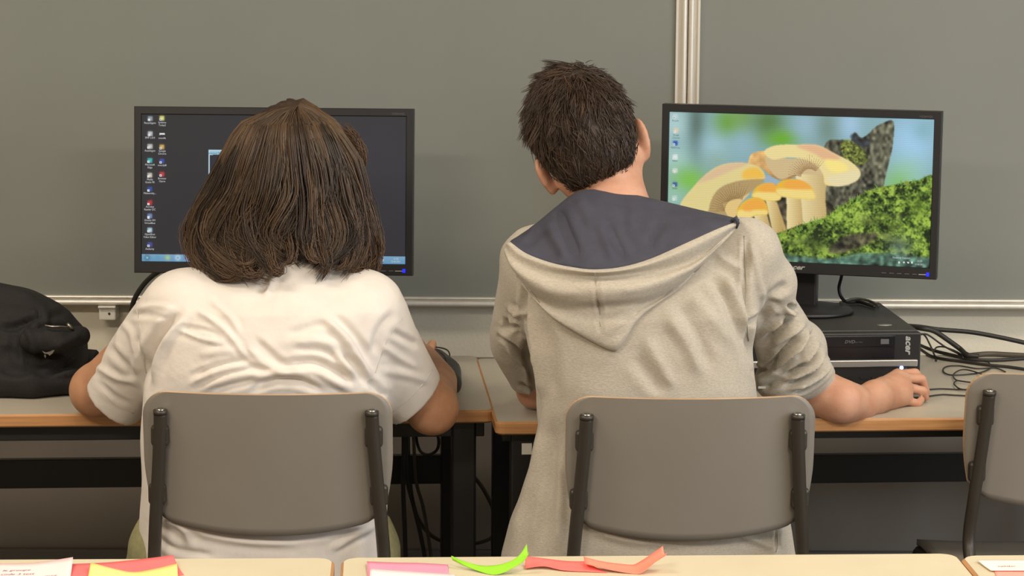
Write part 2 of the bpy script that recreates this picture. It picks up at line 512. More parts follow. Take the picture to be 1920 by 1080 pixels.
    mesh_obj('seat', Vs, Fs, M['chairlam'], t, smooth=True)
    return t
def chair_at(label, px_mid, py_top, rz):
    ztop = CZB + CH
    p = G(px_mid, py_top, ztop)
    # top edge of the shell sits at y = -lean*(h)
    o = np.array([p[0], p[1], 0]) - np.array([-math.sin(rz) * (-0.10 * CH), math.cos(rz) * (-0.10 * CH), 0])
    return make_chair(label, (o[0], o[1], 0), rz, 'school chairs'), o
CH1, C1 = chair_at('grey school chair with the white T-shirt person seated on it', 497, 741, math.radians(-0.5))
CH2, C2 = chair_at('grey school chair with the hooded-jacket person seated on it', 1301, 749, math.radians(2))
CH3, C3 = chair_at('empty grey school chair at the right edge', 2046, 703, math.radians(5))
# ------------------------------------------------------------------ implicit-surface toolkit (bodies, cloth, bag)
class Vol:
    """distance field on a rectilinear grid, meshed by surface nets"""
    def __init__(s, xs, ys, zs):
        s.ax = [np.asarray(a, np.float32) for a in (xs, ys, zs)]
        s.D = np.full([len(a) for a in s.ax], 0.6, np.float32)
    def win(s, lo, hi):
        sl = []
        for a, l, h in zip(s.ax, lo, hi):
            i0 = max(0, int(np.searchsorted(a, l)) - 1); i1 = min(len(a), int(np.searchsorted(a, h)) + 1)
            sl.append(slice(i0, max(i1, i0)))
        X = s.ax[0][sl[0]][:, None, None]; Y = s.ax[1][sl[1]][None, :, None]; Z = s.ax[2][sl[2]][None, None, :]
        return tuple(sl), X, Y, Z
    def put(s, fn, lo, hi, k=0.0, mode='add'):
        lo = np.asarray(lo, float) - 0.05 - k; hi = np.asarray(hi, float) + 0.05 + k
        sl, X, Y, Z = s.win(lo, hi)
        A = s.D[sl]
        if A.size == 0: return
        B = np.broadcast_to(fn(X, Y, Z), A.shape).astype(np.float32)
        if mode == 'add':
            if k > 0:
                h = np.maximum(k - np.abs(A - B), 0) / k
                s.D[sl] = np.minimum(A, B) - h * h * k * 0.25
            else: s.D[sl] = np.minimum(A, B)
        else:
            B = -B
            if k > 0:
                h = np.maximum(k - np.abs(A - B), 0) / k
                s.D[sl] = np.maximum(A, B) + h * h * k * 0.25
            else: s.D[sl] = np.maximum(A, B)
    def chain(s, pts, rs, k=0.02, mode='add', flat=None):
        """tapered capsule chain; flat=(axis, factor) squashes the section along an axis"""
        pts = np.asarray(pts, float); rs = np.asarray(rs, float)
        def fn(X, Y, Z):
            best = None
            for a, b, ra, rb in zip(pts[:-1], pts[1:], rs[:-1], rs[1:]):
                d = b - a; L = float(d @ d) + 1e-12
                t = np.clip(((X - a[0]) * d[0] + (Y - a[1]) * d[1] + (Z - a[2]) * d[2]) / L, 0, 1)
                q = [X - a[0] - t * d[0], Y - a[1] - t * d[1], Z - a[2] - t * d[2]]
                if flat is not None:
                    ax_, fac = flat; ax_ = np.asarray(ax_, float)
                    dt = q[0] * ax_[0] + q[1] * ax_[1] + q[2] * ax_[2]
                    q = [q[i] + ax_[i] * dt * (fac - 1) for i in range(3)]
                w = np.sqrt(q[0] ** 2 + q[1] ** 2 + q[2] ** 2) - (ra + (rb - ra) * t)
                best = w if best is None else np.minimum(best, w)
            return best
        r = rs.max()
        s.put(fn, pts.min(0) - r, pts.max(0) + r, k, mode)
    def ell(s, c, r, k=0.02, rot=None, mode='add'):
        c = np.asarray(c, float); r = np.asarray(r, float)
        Rm = np.eye(3) if rot is None else np.array(rot)
        def fn(X, Y, Z):
            p = [X - c[0], Y - c[1], Z - c[2]]
            q = [(Rm[0][i] * p[0] + Rm[1][i] * p[1] + Rm[2][i] * p[2]) for i in range(3)]
            k0 = np.sqrt(sum((q[i] / r[i]) ** 2 for i in range(3)))
            k1 = np.sqrt(sum((q[i] / r[i] ** 2) ** 2 for i in range(3))) + 1e-9
            return k0 * (k0 - 1) / k1
        s.put(fn, c - r.max(), c + r.max(), k, mode)
    def loft(s, zs, cx, cy, rx, ry, k=0.02, n=2.3, mode='add'):
        """stacked super-ellipses; lists of values at heights zs"""
        zs = np.asarray(zs, float)
        o = np.argsort(zs); zs = zs[o]
        fx = [np.asarray(v, float)[o] for v in (cx, cy, rx, ry)]
        def fn(X, Y, Z):
            zc = np.clip(Z, zs[0], zs[-1])
            C0, C1_, R0, R1 = [np.interp(zc.ravel(), zs, v).reshape(zc.shape) for v in fx]
            e = (np.abs((X - C0) / R0) ** n + np.abs((Y - C1_) / R1) ** n) ** (1.0 / n)
            d2 = (e - 1) * np.minimum(R0, R1)
            dz = np.abs(Z - zc)
            return np.where(dz > 0, np.sqrt(np.maximum(d2, 0) ** 2 + dz ** 2) + np.minimum(d2, 0) * 0, d2)
        lo = (min(fx[0] - fx[2]), min(fx[1] - fx[3]), zs[0]); hi = (max(fx[0] + fx[2]), max(fx[1] + fx[3]), zs[-1])
        s.put(fn, lo, hi, k, mode)
    def merge(s, o, k):
        A, B = s.D, o.D
        h = np.maximum(k - np.abs(A - B), 0) / k
        s.D = np.minimum(A, B) - h * h * k * 0.25
    def mesh(s, smooth=2):
        D = s.D; ax = s.ax
        S = D < 0
        nx, ny, nz = D.shape
        cs = np.zeros((nx - 1, ny - 1, nz - 1), np.int8)
        for i in (0, 1):
            for j in (0, 1):
                for k in (0, 1): cs += S[i:nx - 1 + i, j:ny - 1 + j, k:nz - 1 + k]
        act = (cs > 0) & (cs < 8)
        I = np.argwhere(act)
        idx = -np.ones(act.shape, np.int64); idx[act] = np.arange(len(I))
        acc = np.zeros((len(I), 3)); cnt = np.zeros(len(I))
        cor = [(i, j, k) for i in (0, 1) for j in (0, 1) for k in (0, 1)]
        for a in range(8):
            for b in range(a + 1, 8):
                ca, cb = np.array(cor[a]), np.array(cor[b])
                if np.abs(ca - cb).sum() != 1: continue
                da = D[tuple((I + ca).T)]; db = D[tuple((I + cb).T)]
                m_ = (da < 0) != (db < 0)
                t = np.where(m_, da / (da - db + 1e-12), 0)
                pa = np.stack([ax[q][I[:, q] + ca[q]] for q in range(3)], 1)
                pb_ = np.stack([ax[q][I[:, q] + cb[q]] for q in range(3)], 1)
                acc += np.where(m_[:, None], pa + (pb_ - pa) * t[:, None], 0); cnt += m_
        V = acc / cnt[:, None]
        F = []
        for d in range(3):
            sl0 = [slice(None)] * 3; sl1 = [slice(None)] * 3
            sl0[d] = slice(0, -1); sl1[d] = slice(1, None)
            A = S[tuple(sl0)]; B = S[tuple(sl1)]
            E = np.argwhere(A != B)
            o1, o2 = [(1, 2), (2, 0), (0, 1)][d]
            ok = (E[:, o1] > 0) & (E[:, o2] > 0) & (E[:, o1] < D.shape[o1] - 1) & (E[:, o2] < D.shape[o2] - 1)
            E = E[ok]
            inside = A[tuple(E.T)]
            def at(u, v):
                e = E.copy(); e[:, o1] -= u; e[:, o2] -= v
                return idx[tuple(e.T)]
            q = np.stack([at(1, 1), at(0, 1), at(0, 0), at(1, 0)], 1)
            q[~inside] = q[~inside][:, ::-1]
            F.append(q)
        F = np.vstack(F); F = F[(F >= 0).all(1)]
        # drop loose vertices, light smoothing
        V = laplace(V, F, smooth)
        return V, F
def laplace(V, F, it, lam=0.5, keep=None):
    e = np.vstack([F[:, [0, 1]], F[:, [1, 2]], F[:, [2, 3]], F[:, [3, 0]]])
    for _ in range(it):
        A = np.zeros_like(V); n = np.zeros(len(V))
        for c in range(3):
            A[:, c] = np.bincount(e[:, 0], V[e[:, 1], c], len(V)) + np.bincount(e[:, 1], V[e[:, 0], c], len(V))
        n = np.bincount(e[:, 0], minlength=len(V)) + np.bincount(e[:, 1], minlength=len(V))
        W = V + lam * (A / np.maximum(n, 1)[:, None] - V)
        V = W if keep is None else np.where(keep[:, None], V, W)
    return V
def vnormals(V, F):
    n = np.cross(V[F[:, 2]] - V[F[:, 0]], V[F[:, 3]] - V[F[:, 1]])
    N = np.zeros_like(V)
    for k in range(4):
        for c in range(3): N[:, c] += np.bincount(F[:, k], n[:, c], len(V))
    return N / (np.linalg.norm(N, axis=1)[:, None] + 1e-12)
def fast_mesh(name, V, F, mats, parent=None, smooth=True, midx=None):
    me = bpy.data.meshes.new(name)
    V = np.asarray(V, np.float32); F = np.asarray(F, np.int32); k = F.shape[1]
    me.vertices.add(len(V)); me.vertices.foreach_set('co', V.ravel())
    me.loops.add(F.size); me.loops.foreach_set('vertex_index', F.ravel())
    me.polygons.add(len(F)); me.polygons.foreach_set('loop_start', np.arange(0, F.size, k, dtype=np.int32))
    me.polygons.foreach_set('use_smooth', np.full(len(F), smooth))
    for m in (mats if isinstance(mats, (list, tuple)) else [mats]): me.materials.append(m)
    if midx is not None: me.polygons.foreach_set('material_index', np.asarray(midx, np.int32))
    me.update(calc_edges=True); me.validate()
    return link(bpy.data.objects.new(name, me), parent)
def seg_dist(Q, poly):
    """distance of 2-D points to a polyline and the fraction along it"""
    poly = np.asarray(poly, float)
    L = np.concatenate([[0], np.cumsum(np.linalg.norm(np.diff(poly, axis=0), axis=1))])
    best = np.full(len(Q), 1e9); frac = np.zeros(len(Q)); side = np.zeros(len(Q))
    for i in range(len(poly) - 1):
        a, b = poly[i], poly[i + 1]; d = b - a
        t = np.clip(((Q - a) @ d) / (d @ d + 1e-9), 0, 1)
        r = Q - a - t[:, None] * d
        w = np.linalg.norm(r, axis=1)
        m_ = w < best
        best[m_] = w[m_]; frac[m_] = (L[i] + t[m_] * (L[i + 1] - L[i])) / L[-1]
        side[m_] = np.sign(d[0] * r[m_, 1] - d[1] * r[m_, 0])
    return best, frac, side
def folds(V, F, lines, facing=True):
    """raise or sink cloth folds along polylines given in photo pixels: (points, width px, height mm)"""
    N = vnormals(V, F); Q = proj(V)
    view = V - CAMP; view /= np.linalg.norm(view, axis=1)[:, None]
    vis = np.clip(-(N * view).sum(1) * 3, 0, 1) if facing else np.ones(len(V))
    disp = np.zeros(len(V))
    for pts, w, h in lines:
        pts = catmull(pts, 6) if len(pts) > 2 else np.asarray(pts, float)
        lo = pts.min(0) - 3 * w; hi = pts.max(0) + 3 * w
        m_ = ((Q > lo) & (Q < hi)).all(1)
        if not m_.any(): continue
        d, t, sd = seg_dist(Q[m_], pts)
        taper = np.clip(np.minimum(t, 1 - t) * 5 + 0.12, 0, 1)
        # a ridge with a shallow valley beside it
        disp[m_] += h * 0.001 * taper * (np.exp(-(d / w) ** 2) - 0.35 * np.exp(-((d - 1.9 * w) / w) ** 2))
    return V + N * (disp * vis)[:, None]
def grid(lo, hi, step): return np.arange(lo, hi + step, step)
def wob(V, freq, amp, seed):
    """smooth pseudo-random scalar noise"""
    r = np.random.default_rng(seed); o = np.zeros(len(V))
    for i in range(7):
        k = r.normal(size=3); k /= np.linalg.norm(k)
        o += np.sin((V @ k) * freq * r.uniform(0.6, 1.7) + r.uniform(0, 6.28))
    return o * amp / 3.0
# ------------------------------------------------------------------ screens painted per vertex
def homog(src, dst):
    A = []
    for (x, y), (u, v) in zip(src, dst):
        A.append([x, y, 1, 0, 0, 0, -u * x, -u * y, -u]); A.append([0, 0, 0, x, y, 1, -v * x, -v * y, -v])
    return np.linalg.svd(np.array(A, float))[2][-1].reshape(3, 3)
class Paint:
    def __init__(s, w, h, corners, base):
        """corners: photo pixels of the picture's TL, TR, BR, BL so shapes can be given in them"""
        s.w, s.h = w, h
        Hm = homog([(0, 0), (w - 1, 0), (w - 1, h - 1), (0, h - 1)], corners)
        jj, ii = np.meshgrid(np.arange(w), np.arange(h))
        q = np.stack([jj, ii, np.ones_like(ii)], -1) @ Hm.T
        s.X = q[..., 0] / q[..., 2]; s.Y = q[..., 1] / q[..., 2]
        s.img = np.zeros((h, w, 3)); s.img[:] = base
        r = np.random.default_rng(3)
        s.n1 = s.blur(r.normal(size=(h, w)), 1); s.n1 /= s.n1.std()
        s.n2 = s.blur(r.normal(size=(h, w)), 3); s.n2 /= s.n2.std()
        s.n3 = s.blur(r.normal(size=(h, w)), 9); s.n3 /= s.n3.std()
        q = s.blur(r.normal(size=(h * 6, w)), 3)[::6] if False else s.blur(np.repeat(r.normal(size=(h // 6 + 1, w)), 6, axis=0)[:h], 2); s.n4 = q / q.std()
    @staticmethod
    def blur(a, k, it=2):
        for _ in range(it):
            for ax in (0, 1):
                p = np.pad(a, [(k, k) if i == ax else (0, 0) for i in range(a.ndim)], mode='edge')
                c = np.cumsum(p, ax); z = np.zeros_like(np.take(c, [0], ax)); c = np.concatenate([z, c], ax)
                n = a.shape[ax]
                a = (np.take(c, np.arange(2 * k + 1, 2 * k + 1 + n), ax) - np.take(c, np.arange(n), ax)) / (2 * k + 1)
        return a
    def blob(s, x, y, r, col, a=1.0, ry=None):
        m = a * np.exp(-(((s.X - x) / r) ** 2 + ((s.Y - y) / (ry or r)) ** 2))
        s.img += (np.array(col, float) - s.img) * m[..., None]
    def mask(s, poly, soft=1, sm=True):
        poly = np.asarray(poly, float)
        if sm: poly = catmull(poly, 5, closed=True)
        m = np.zeros(s.X.shape, bool)
        n = len(poly)
        for i in range(n):
            (x0, y0), (x1, y1) = poly[i], poly[(i + 1) % n]
            c = ((y0 > s.Y) != (y1 > s.Y))
            xi = (x1 - x0) * (s.Y - y0) / (y1 - y0 + 1e-9) + x0
            m ^= c & (s.X < xi)
        m = m.astype(float)
        return s.blur(m, soft, 1) if soft else m
    def fill(s, poly, col, soft=1, sm=True, a=1.0, noise=0.0, nf='n2', grad=None):
        m = s.mask(poly, soft, sm) * a
        c = np.zeros_like(s.img); c[:] = col
        if grad is not None:
            (x0, y0), (x1, y1), col2 = grad
            d = np.array([x1 - x0, y1 - y0], float)
            t = np.clip(((s.X - x0) * d[0] + (s.Y - y0) * d[1]) / (d @ d), 0, 1)[..., None]
            c = c * (1 - t) + np.array(col2, float) * t
        if noise: c = c * (1 + noise * getattr(s, nf)[..., None])
        s.img += (c - s.img) * m[..., None]
        return m
    def rect(s, x0, y0, x1, y1, col, a=1.0):
        m = ((s.X >= x0) & (s.X < x1) & (s.Y >= y0) & (s.Y < y1)) * a
        s.img += (np.array(col, float) - s.img) * m[..., None]
    def lines(s, a, b, n, fan, col, w, al):
        pass

def screen_mesh(name, paint, w, h, T, strength, parent):
    W, Hh = paint.w, paint.h
    jj, ii = np.meshgrid(np.arange(W), np.arange(Hh))
    V = T(np.stack([(jj / (W - 1) - 0.5) * w, np.zeros_like(jj, float), (0.5 - ii / (Hh - 1)) * h], -1).reshape(-1, 3))
    a = (ii * W + jj)[:-1, :-1].ravel()
    F = np.stack([a, a + W, a + W + 1, a + 1], 1)
    m = bpy.data.materials.new(name + '_glow'); m.use_nodes = True
    nt = m.node_tree; b = nt.nodes['Principled BSDF']
    b.inputs['Base Color'].default_value = (0.006, 0.006, 0.007, 1); b.inputs['Roughness'].default_value = 0.5; b.inputs['Specular IOR Level'].default_value = 0.2
    b.inputs['Emission Strength'].default_value = strength
    at = nt.nodes.new('ShaderNodeAttribute'); at.attribute_name = 'picture'
    nt.links.new(at.outputs['Color'], b.inputs['Emission Color'])
    o = fast_mesh(name, V, F, m, parent, smooth=False)
    c = np.clip(paint.img.reshape(-1, 3) / 255.0, 0, 1)
    c = np.where(c <= 0.04045, c / 12.92, ((c + 0.055) / 1.055) ** 2.4)
    ca = o.data.color_attributes.new('picture', 'FLOAT_COLOR', 'POINT')
    ca.data.foreach_set('color', np.concatenate([c, np.ones((len(c), 1))], 1).astype(np.float32).ravel())
    return o

# --- picture on the right screen: mushrooms, stump and moss (drawn in crop units, 2.7 per photo pixel)
def cc(pts): return [(1220 + x / 2.7, 180 + y / 2.7) for x, y in pts]
RS = [(1258.5, 213.0), (1747.0, 227.0), (1737.5, 503.0), (1250.5, 487.0)]
def paint_right():
    p = Paint(500, 282, RS, (132, 168, 172))
    B = lambda x, y, r, c, a=1.0, ry=None: p.blob(1220 + x / 2.7, 180 + y / 2.7, r / 2.7, c, a, (ry or r) / 2.7)
    B(130, 150, 90, (168, 200, 200)); B(130, 330, 90, (160, 196, 190)); B(240, 160, 45, (86, 108, 98), .9, 160); B(330, 260, 80, (156, 192, 206), .9)
    B(400, 140, 70, (104, 156, 58), .9); B(470, 120, 60, (120, 160, 80), .8); B(600, 140, 90, (84, 118, 60), .9, 90); B(470, 250, 70, (142, 178, 190), .8)
    B(670, 225, 80, (104, 168, 40), .95, 45); B(790, 160, 70, (148, 180, 196), .9); B(900, 170, 60, (112, 138, 128), .9, 110); B(1010, 150, 60, (160, 194, 220), .9, 90)
    B(1320, 240, 130, (160, 202, 236), .95, 160); B(1370, 180, 60, (128, 172, 180), .7); B(1290, 400, 90, (150, 200, 170), .7); B(1240, 450, 70, (128, 186, 96), .7)
    B(200, 440, 90, (122, 188, 66), .9, 70); B(120, 520, 70, (150, 196, 170), .7); B(340, 340, 60, (140, 170, 150), .6)
    # stump
    p.fill(cc([(880, 265), (960, 228), (1008, 238), (1030, 192), (1060, 218), (1092, 205), (1140, 160), (1212, 130), (1225, 170), (1215, 280), (1190, 380), (1172, 480), (1180, 580), (900, 620), (878, 560)]), (80, 79, 64), 1, noise=.24, nf='n4')
    p.fill(cc([(1120, 190), (1210, 140), (1222, 180), (1190, 380), (1150, 470), (1110, 380), (1100, 280)]), (108, 108, 88), 2, noise=.18, nf='n4', a=.7)
    p.fill(cc([(960, 250), (1010, 230), (1080, 290), (1090, 340), (1040, 350), (980, 320)]), (104, 114, 46), 2, noise=.25, nf='n1', a=.85)
    p.fill(cc([(1010, 215), (1035, 195), (1060, 220), (1100, 225), (1105, 260), (1050, 260)]), (40, 44, 52), 2, noise=.3, a=.8)
    # dark gap below the big cap
    p.fill(cc([(420, 600), (520, 540), (640, 520), (900, 540), (900, 640), (700, 700), (560, 740), (500, 680)]), (66, 60, 46), 2, noise=.3)
    p.fill(cc([(575, 415), (635, 420), (650, 455), (590, 455)]), (150, 172, 190), 1)
    # tall stem and wide cap
    p.fill(cc([(742, 380), (880, 385), (884, 520), (882, 650), (780, 680), (762, 560), (748, 470)]), (228, 212, 160), 1, grad=((1500, 0), (1548, 0), (196, 168, 112)))
    p.fill(cc([(500, 340), (520, 300), (580, 288), (640, 320), (740, 395), (700, 432), (630, 425), (560, 372), (505, 365)]), (226, 180, 112), 1, noise=.05, grad=((1420, 300), (1450, 335), (176, 134, 84)))
    g1_ = p.fill(cc([(590, 310), (700, 325), (820, 325), (885, 380), (880, 405), (740, 405), (660, 430), (600, 372)]), (204, 180, 134), 1)
    p.fill(cc([(578, 290), (640, 258), (760, 254), (850, 258), (930, 298), (1010, 338), (1056, 385), (1050, 425), (1005, 452), (940, 465), (884, 455), (872, 402), (830, 350), (760, 325), (690, 320), (620, 330)]), (230, 212, 148), 1)
    p.fill(cc([(740, 262), (800, 254), (860, 262), (930, 300), (960, 325), (880, 330), (830, 300)]), (222, 172, 134), 3, a=.85)
    p.fill(cc([(885, 330), (960, 340), (1000, 372), (960, 395), (900, 380)]), (248, 226, 130), 3, a=.8)
    p.fill(cc([(885, 425), (960, 400), (1050, 385), (1050, 425), (1005, 452), (940, 465)]), (226, 214, 172), 2, a=.8)
    # left cap with gills
    p.fill(cc([(368, 545), (470, 480), (505, 500), (455, 560), (432, 625), (395, 620)]), (222, 192, 126), 1)
    p.fill(cc([(285, 590), (312, 510), (400, 450), (480, 425), (580, 428), (530, 480), (470, 520), (400, 545), (370, 560), (390, 630), (330, 618)]), (176, 150, 102), 1)
    p.fill(cc([(150, 572), (230, 460), (320, 380), (400, 350), (490, 350), (558, 372), (582, 425), (520, 430), (430, 444), (350, 480), (310, 540), (290, 600), (240, 598)]), (220, 204, 140), 1)
    p.fill(cc([(240, 450), (330, 378), (420, 350), (500, 352), (420, 385), (320, 430)]), (214, 178, 148), 3, a=.75)
    p.fill(cc([(480, 385), (545, 372), (580, 420), (520, 428), (470, 425)]), (236, 182, 66), 3, a=.85)
    # gill strokes
    for (ox, oy, a0, a1, r0, r1, n, dk) in ((806, 420, 188, 318, 42, 118, 19, (138, 100, 62)), (440, 590, 178, 300, 60, 150, 20, (128, 98, 58))):
        for k in range(n):
            a = math.radians(a0 + (a1 - a0) * k / n)
            x0, y0 = ox + r0 * math.cos(a), oy + r0 * math.sin(a); x1, y1 = ox + r1 * math.cos(a), oy + r1 * math.sin(a)
            dx, dy = -math.sin(a) * 3.4, math.cos(a) * 3.4
            p.fill(cc([(x0 - dx, y0 - dy), (x1, y1), (x0 + dx, y0 + dy)]), dk, 0, sm=False, a=.55)
    # small stems and caps
    for st in ([(585, 535), (642, 545), (690, 690), (622, 712)], [(690, 515), (762, 520), (772, 655), (690, 688)], [(525, 612), (592, 612), (622, 715), (558, 742)]):
        (ax_, ay), (bx, by) = cc([st[0], st[1]])
        p.fill(cc(st), (232, 214, 158), 1, sm=False, grad=((ax_, ay), (bx + 6, ay), (188, 158, 98)))
    for cp in ([(519, 520), (535, 475), (580, 450), (628, 455), (660, 505), (655, 535), (600, 541)], [(637, 490), (650, 448), (700, 430), (760, 434), (815, 470), (832, 526), (760, 528), (665, 517)], [(438, 620), (450, 570), (500, 530), (550, 524), (588, 556), (594, 610), (530, 616), (490, 645), (450, 642)]):
        c0 = np.mean(cp, 0)
        p.fill(cc(cp), (228, 178, 62), 1)
        q = [(x, y if y > c0[1] else c0[1] + (y - c0[1]) * .05) for x, y in cp]
        p.fill(cc(q), (238, 222, 150), 2, a=.75)
        p.fill(cc([(c0[0] + (x - c0[0]) * .7 + 12, c0[1] + (y - c0[1]) * .5 - 22) for x, y in cp]), (236, 158, 74), 2, a=.6)
    # moss
    ms = [(560, 760), (600, 735), (700, 690), (800, 650), (890, 622), (950, 572), (1040, 520), (1120, 478), (1230, 455), (1330, 436), (1440, 440), (1440, 900), (520, 900)]
    p.fill(cc(ms), (112, 142, 50), 1)
    k = p.mask(cc(ms), 1)[..., None]
    t = (p.n1 * .55 + p.n2 * .6 + p.n3 * .5)[..., None]
    mosscol = np.where(t > 0, (90, 116, 42) + np.clip(t, 0, 1.6) * np.array([44, 46, 20]), (90, 116, 42) + np.clip(t, -1.5, 0) * np.array([44, 52, 20]))
    p.img = p.img * (1 - k) + np.clip(mosscol, 12, 235) * k
    rf = np.random.default_rng(8)
    top = catmull(ms[1:11], 12)
    for _ in range(150):
        x, y = top[rf.integers(len(top))]; y += rf.uniform(-4, 26); a = rf.normal(-1.57, .5); l_ = rf.uniform(12, 34)
        p.fill(cc([(x - 4, y + 3), (x + l_ * math.cos(a), y + l_ * math.sin(a)), (x + 4, y + 3)]), (100 + rf.integers(50), 130 + rf.integers(45), 45 + rf.integers(25)), 0, sm=False, a=.85)
    for _ in range(26):
        x, y = rf.uniform(650, 1400), rf.uniform(600, 800)
        if y > 760 - (x - 560) * .36 + 40: B(x, y, rf.uniform(14, 40), (48, 58, 26) if rf.uniform() < .6 else (150, 168, 84), .55, rf.uniform(8, 20))
    p.fill(cc([(920, 760), (1000, 710), (1140, 700), (1120, 740), (980, 800), (900, 800)]), (66, 58, 52), 3, noise=.3, a=.8)
    B(1250, 780, 60, (112, 136, 128), .6); B(820, 760, 60, (56, 72, 30), .6); B(1340, 560, 50, (82, 112, 30), .5)
    p.fill(cc([(520, 812), (640, 806), (900, 830), (1100, 800), (1440, 830), (1440, 900), (520, 900)]), (72, 104, 98), 3, noise=.22, a=.85)
    # soft scan-line beat
    p.img *= (1 + 0.045 * np.sin(np.arange(282) * 2 * math.pi / 3.5))[:, None, None]
    # desktop icons down the left edge
    for x, y, c in ((1269, 221, (190, 205, 205)), (1270, 248, (220, 200, 170)), (1268.5, 272, (40, 80, 170)), (1268, 298, (225, 228, 225)), (1267.5, 324, (205, 215, 205)), (1267, 350, (60, 90, 150)), (1266, 376, (190, 210, 200))):
        icon(p, x, y, c)
    # tray at the lower right
    for x in (1683, 1692, 1699, 1706): p.rect(x - 1.5, 492, x + 1.5, 495.5, (215, 220, 220))
    return p
def icon(p, x, y, c):
    p.rect(x - 4.5, y - 4.5, x + 4.5, y + 4.5, c, .55)
    p.blob(x, y, 4.2, c, .95)
    p.rect(x - 4.5, y + 0.5, x - 0.5, y + 4.5, (235, 235, 235))
    p.rect(x - 3.2, y + 1.6, x - 1.8, y + 3.4, (40, 60, 110))
LS = [(264.0, 213.5), (761.0, 217.5), (758.5, 495.5), (264.5, 491.0)]
ICON1 = [(222, (150, 165, 170), 'Recyclagem'), (250, (200, 205, 205), 'SMP x.0.0'), (274.5, (205, 205, 200), 'Autologon'), (301, (70, 190, 190), 'Microsoft\nEdge'), (329, (215, 205, 190), 'Media\nGuide FR'), (355, (50, 80, 160), 'Malwareby...'), (380.5, (190, 50, 60), 'Acrobat\nReader DC'), (406, (120, 140, 190), 'Oracle VM\nVirtualBox'), (432.5, (180, 215, 225), 'OpenShot\nVideo Editor'), (460, (70, 80, 160), 'Audacity')]
ICON2 = [(221, (225, 225, 120), 'Systeme\nToday2'), (250.5, None, 'moodle'), (275, (215, 175, 90), 'Google\nChrome'), (302, (60, 80, 170), 'moodpl8'), (327, (200, 60, 70), 'Browser\nOpera')]
def paint_left():
    p = Paint(500, 282, LS, (47, 45, 48))
    p.blob(700, 300, 200, (56, 55, 60), .7)
    for y, c, s in ICON1: icon(p, 279.5, y, c)
    for y, c, s in ICON2:
        if c is None: p.rect(297, y - 1.5, 307, y + 2, (225, 225, 225))
        else: icon(p, 302, y, c)
    # an open console window, mostly behind the head
    p.rect(390, 281, 640, 470, (190, 215, 228)); p.rect(391.5, 282.5, 638.5, 290, (150, 190, 212)); p.rect(392, 290, 638, 468, (44, 44, 54))
    # task bar
    yb = 477.5 + (p.X - 264) * 0.0085
    m = (p.Y > yb)[..., None]
    bar = np.array([118, 160, 190]) + np.clip((p.Y - yb) / 14, 0, 1)[..., None] * np.array([-20, -14, -8])
    p.img = np.where(m, bar, p.img)
    for x, c in ((274.5, (52, 92, 110)), (294, (96, 150, 178)), (313, (168, 196, 132)), (332, (214, 228, 234)), (351, (150, 90, 110))):
        p.blob(x, 484.5, 4.8, c, .95)
    p.blob(274.5, 484.5, 2.2, (190, 220, 225), .9); p.blob(332, 484.5, 2, (70, 120, 150), .8); p.blob(351, 484.5, 2.4, (200, 215, 225), .8)
    for x in (690, 697, 707, 717): p.rect(x - 1.5, 486, x + 1.5, 490.5, (225, 232, 236))
    return p

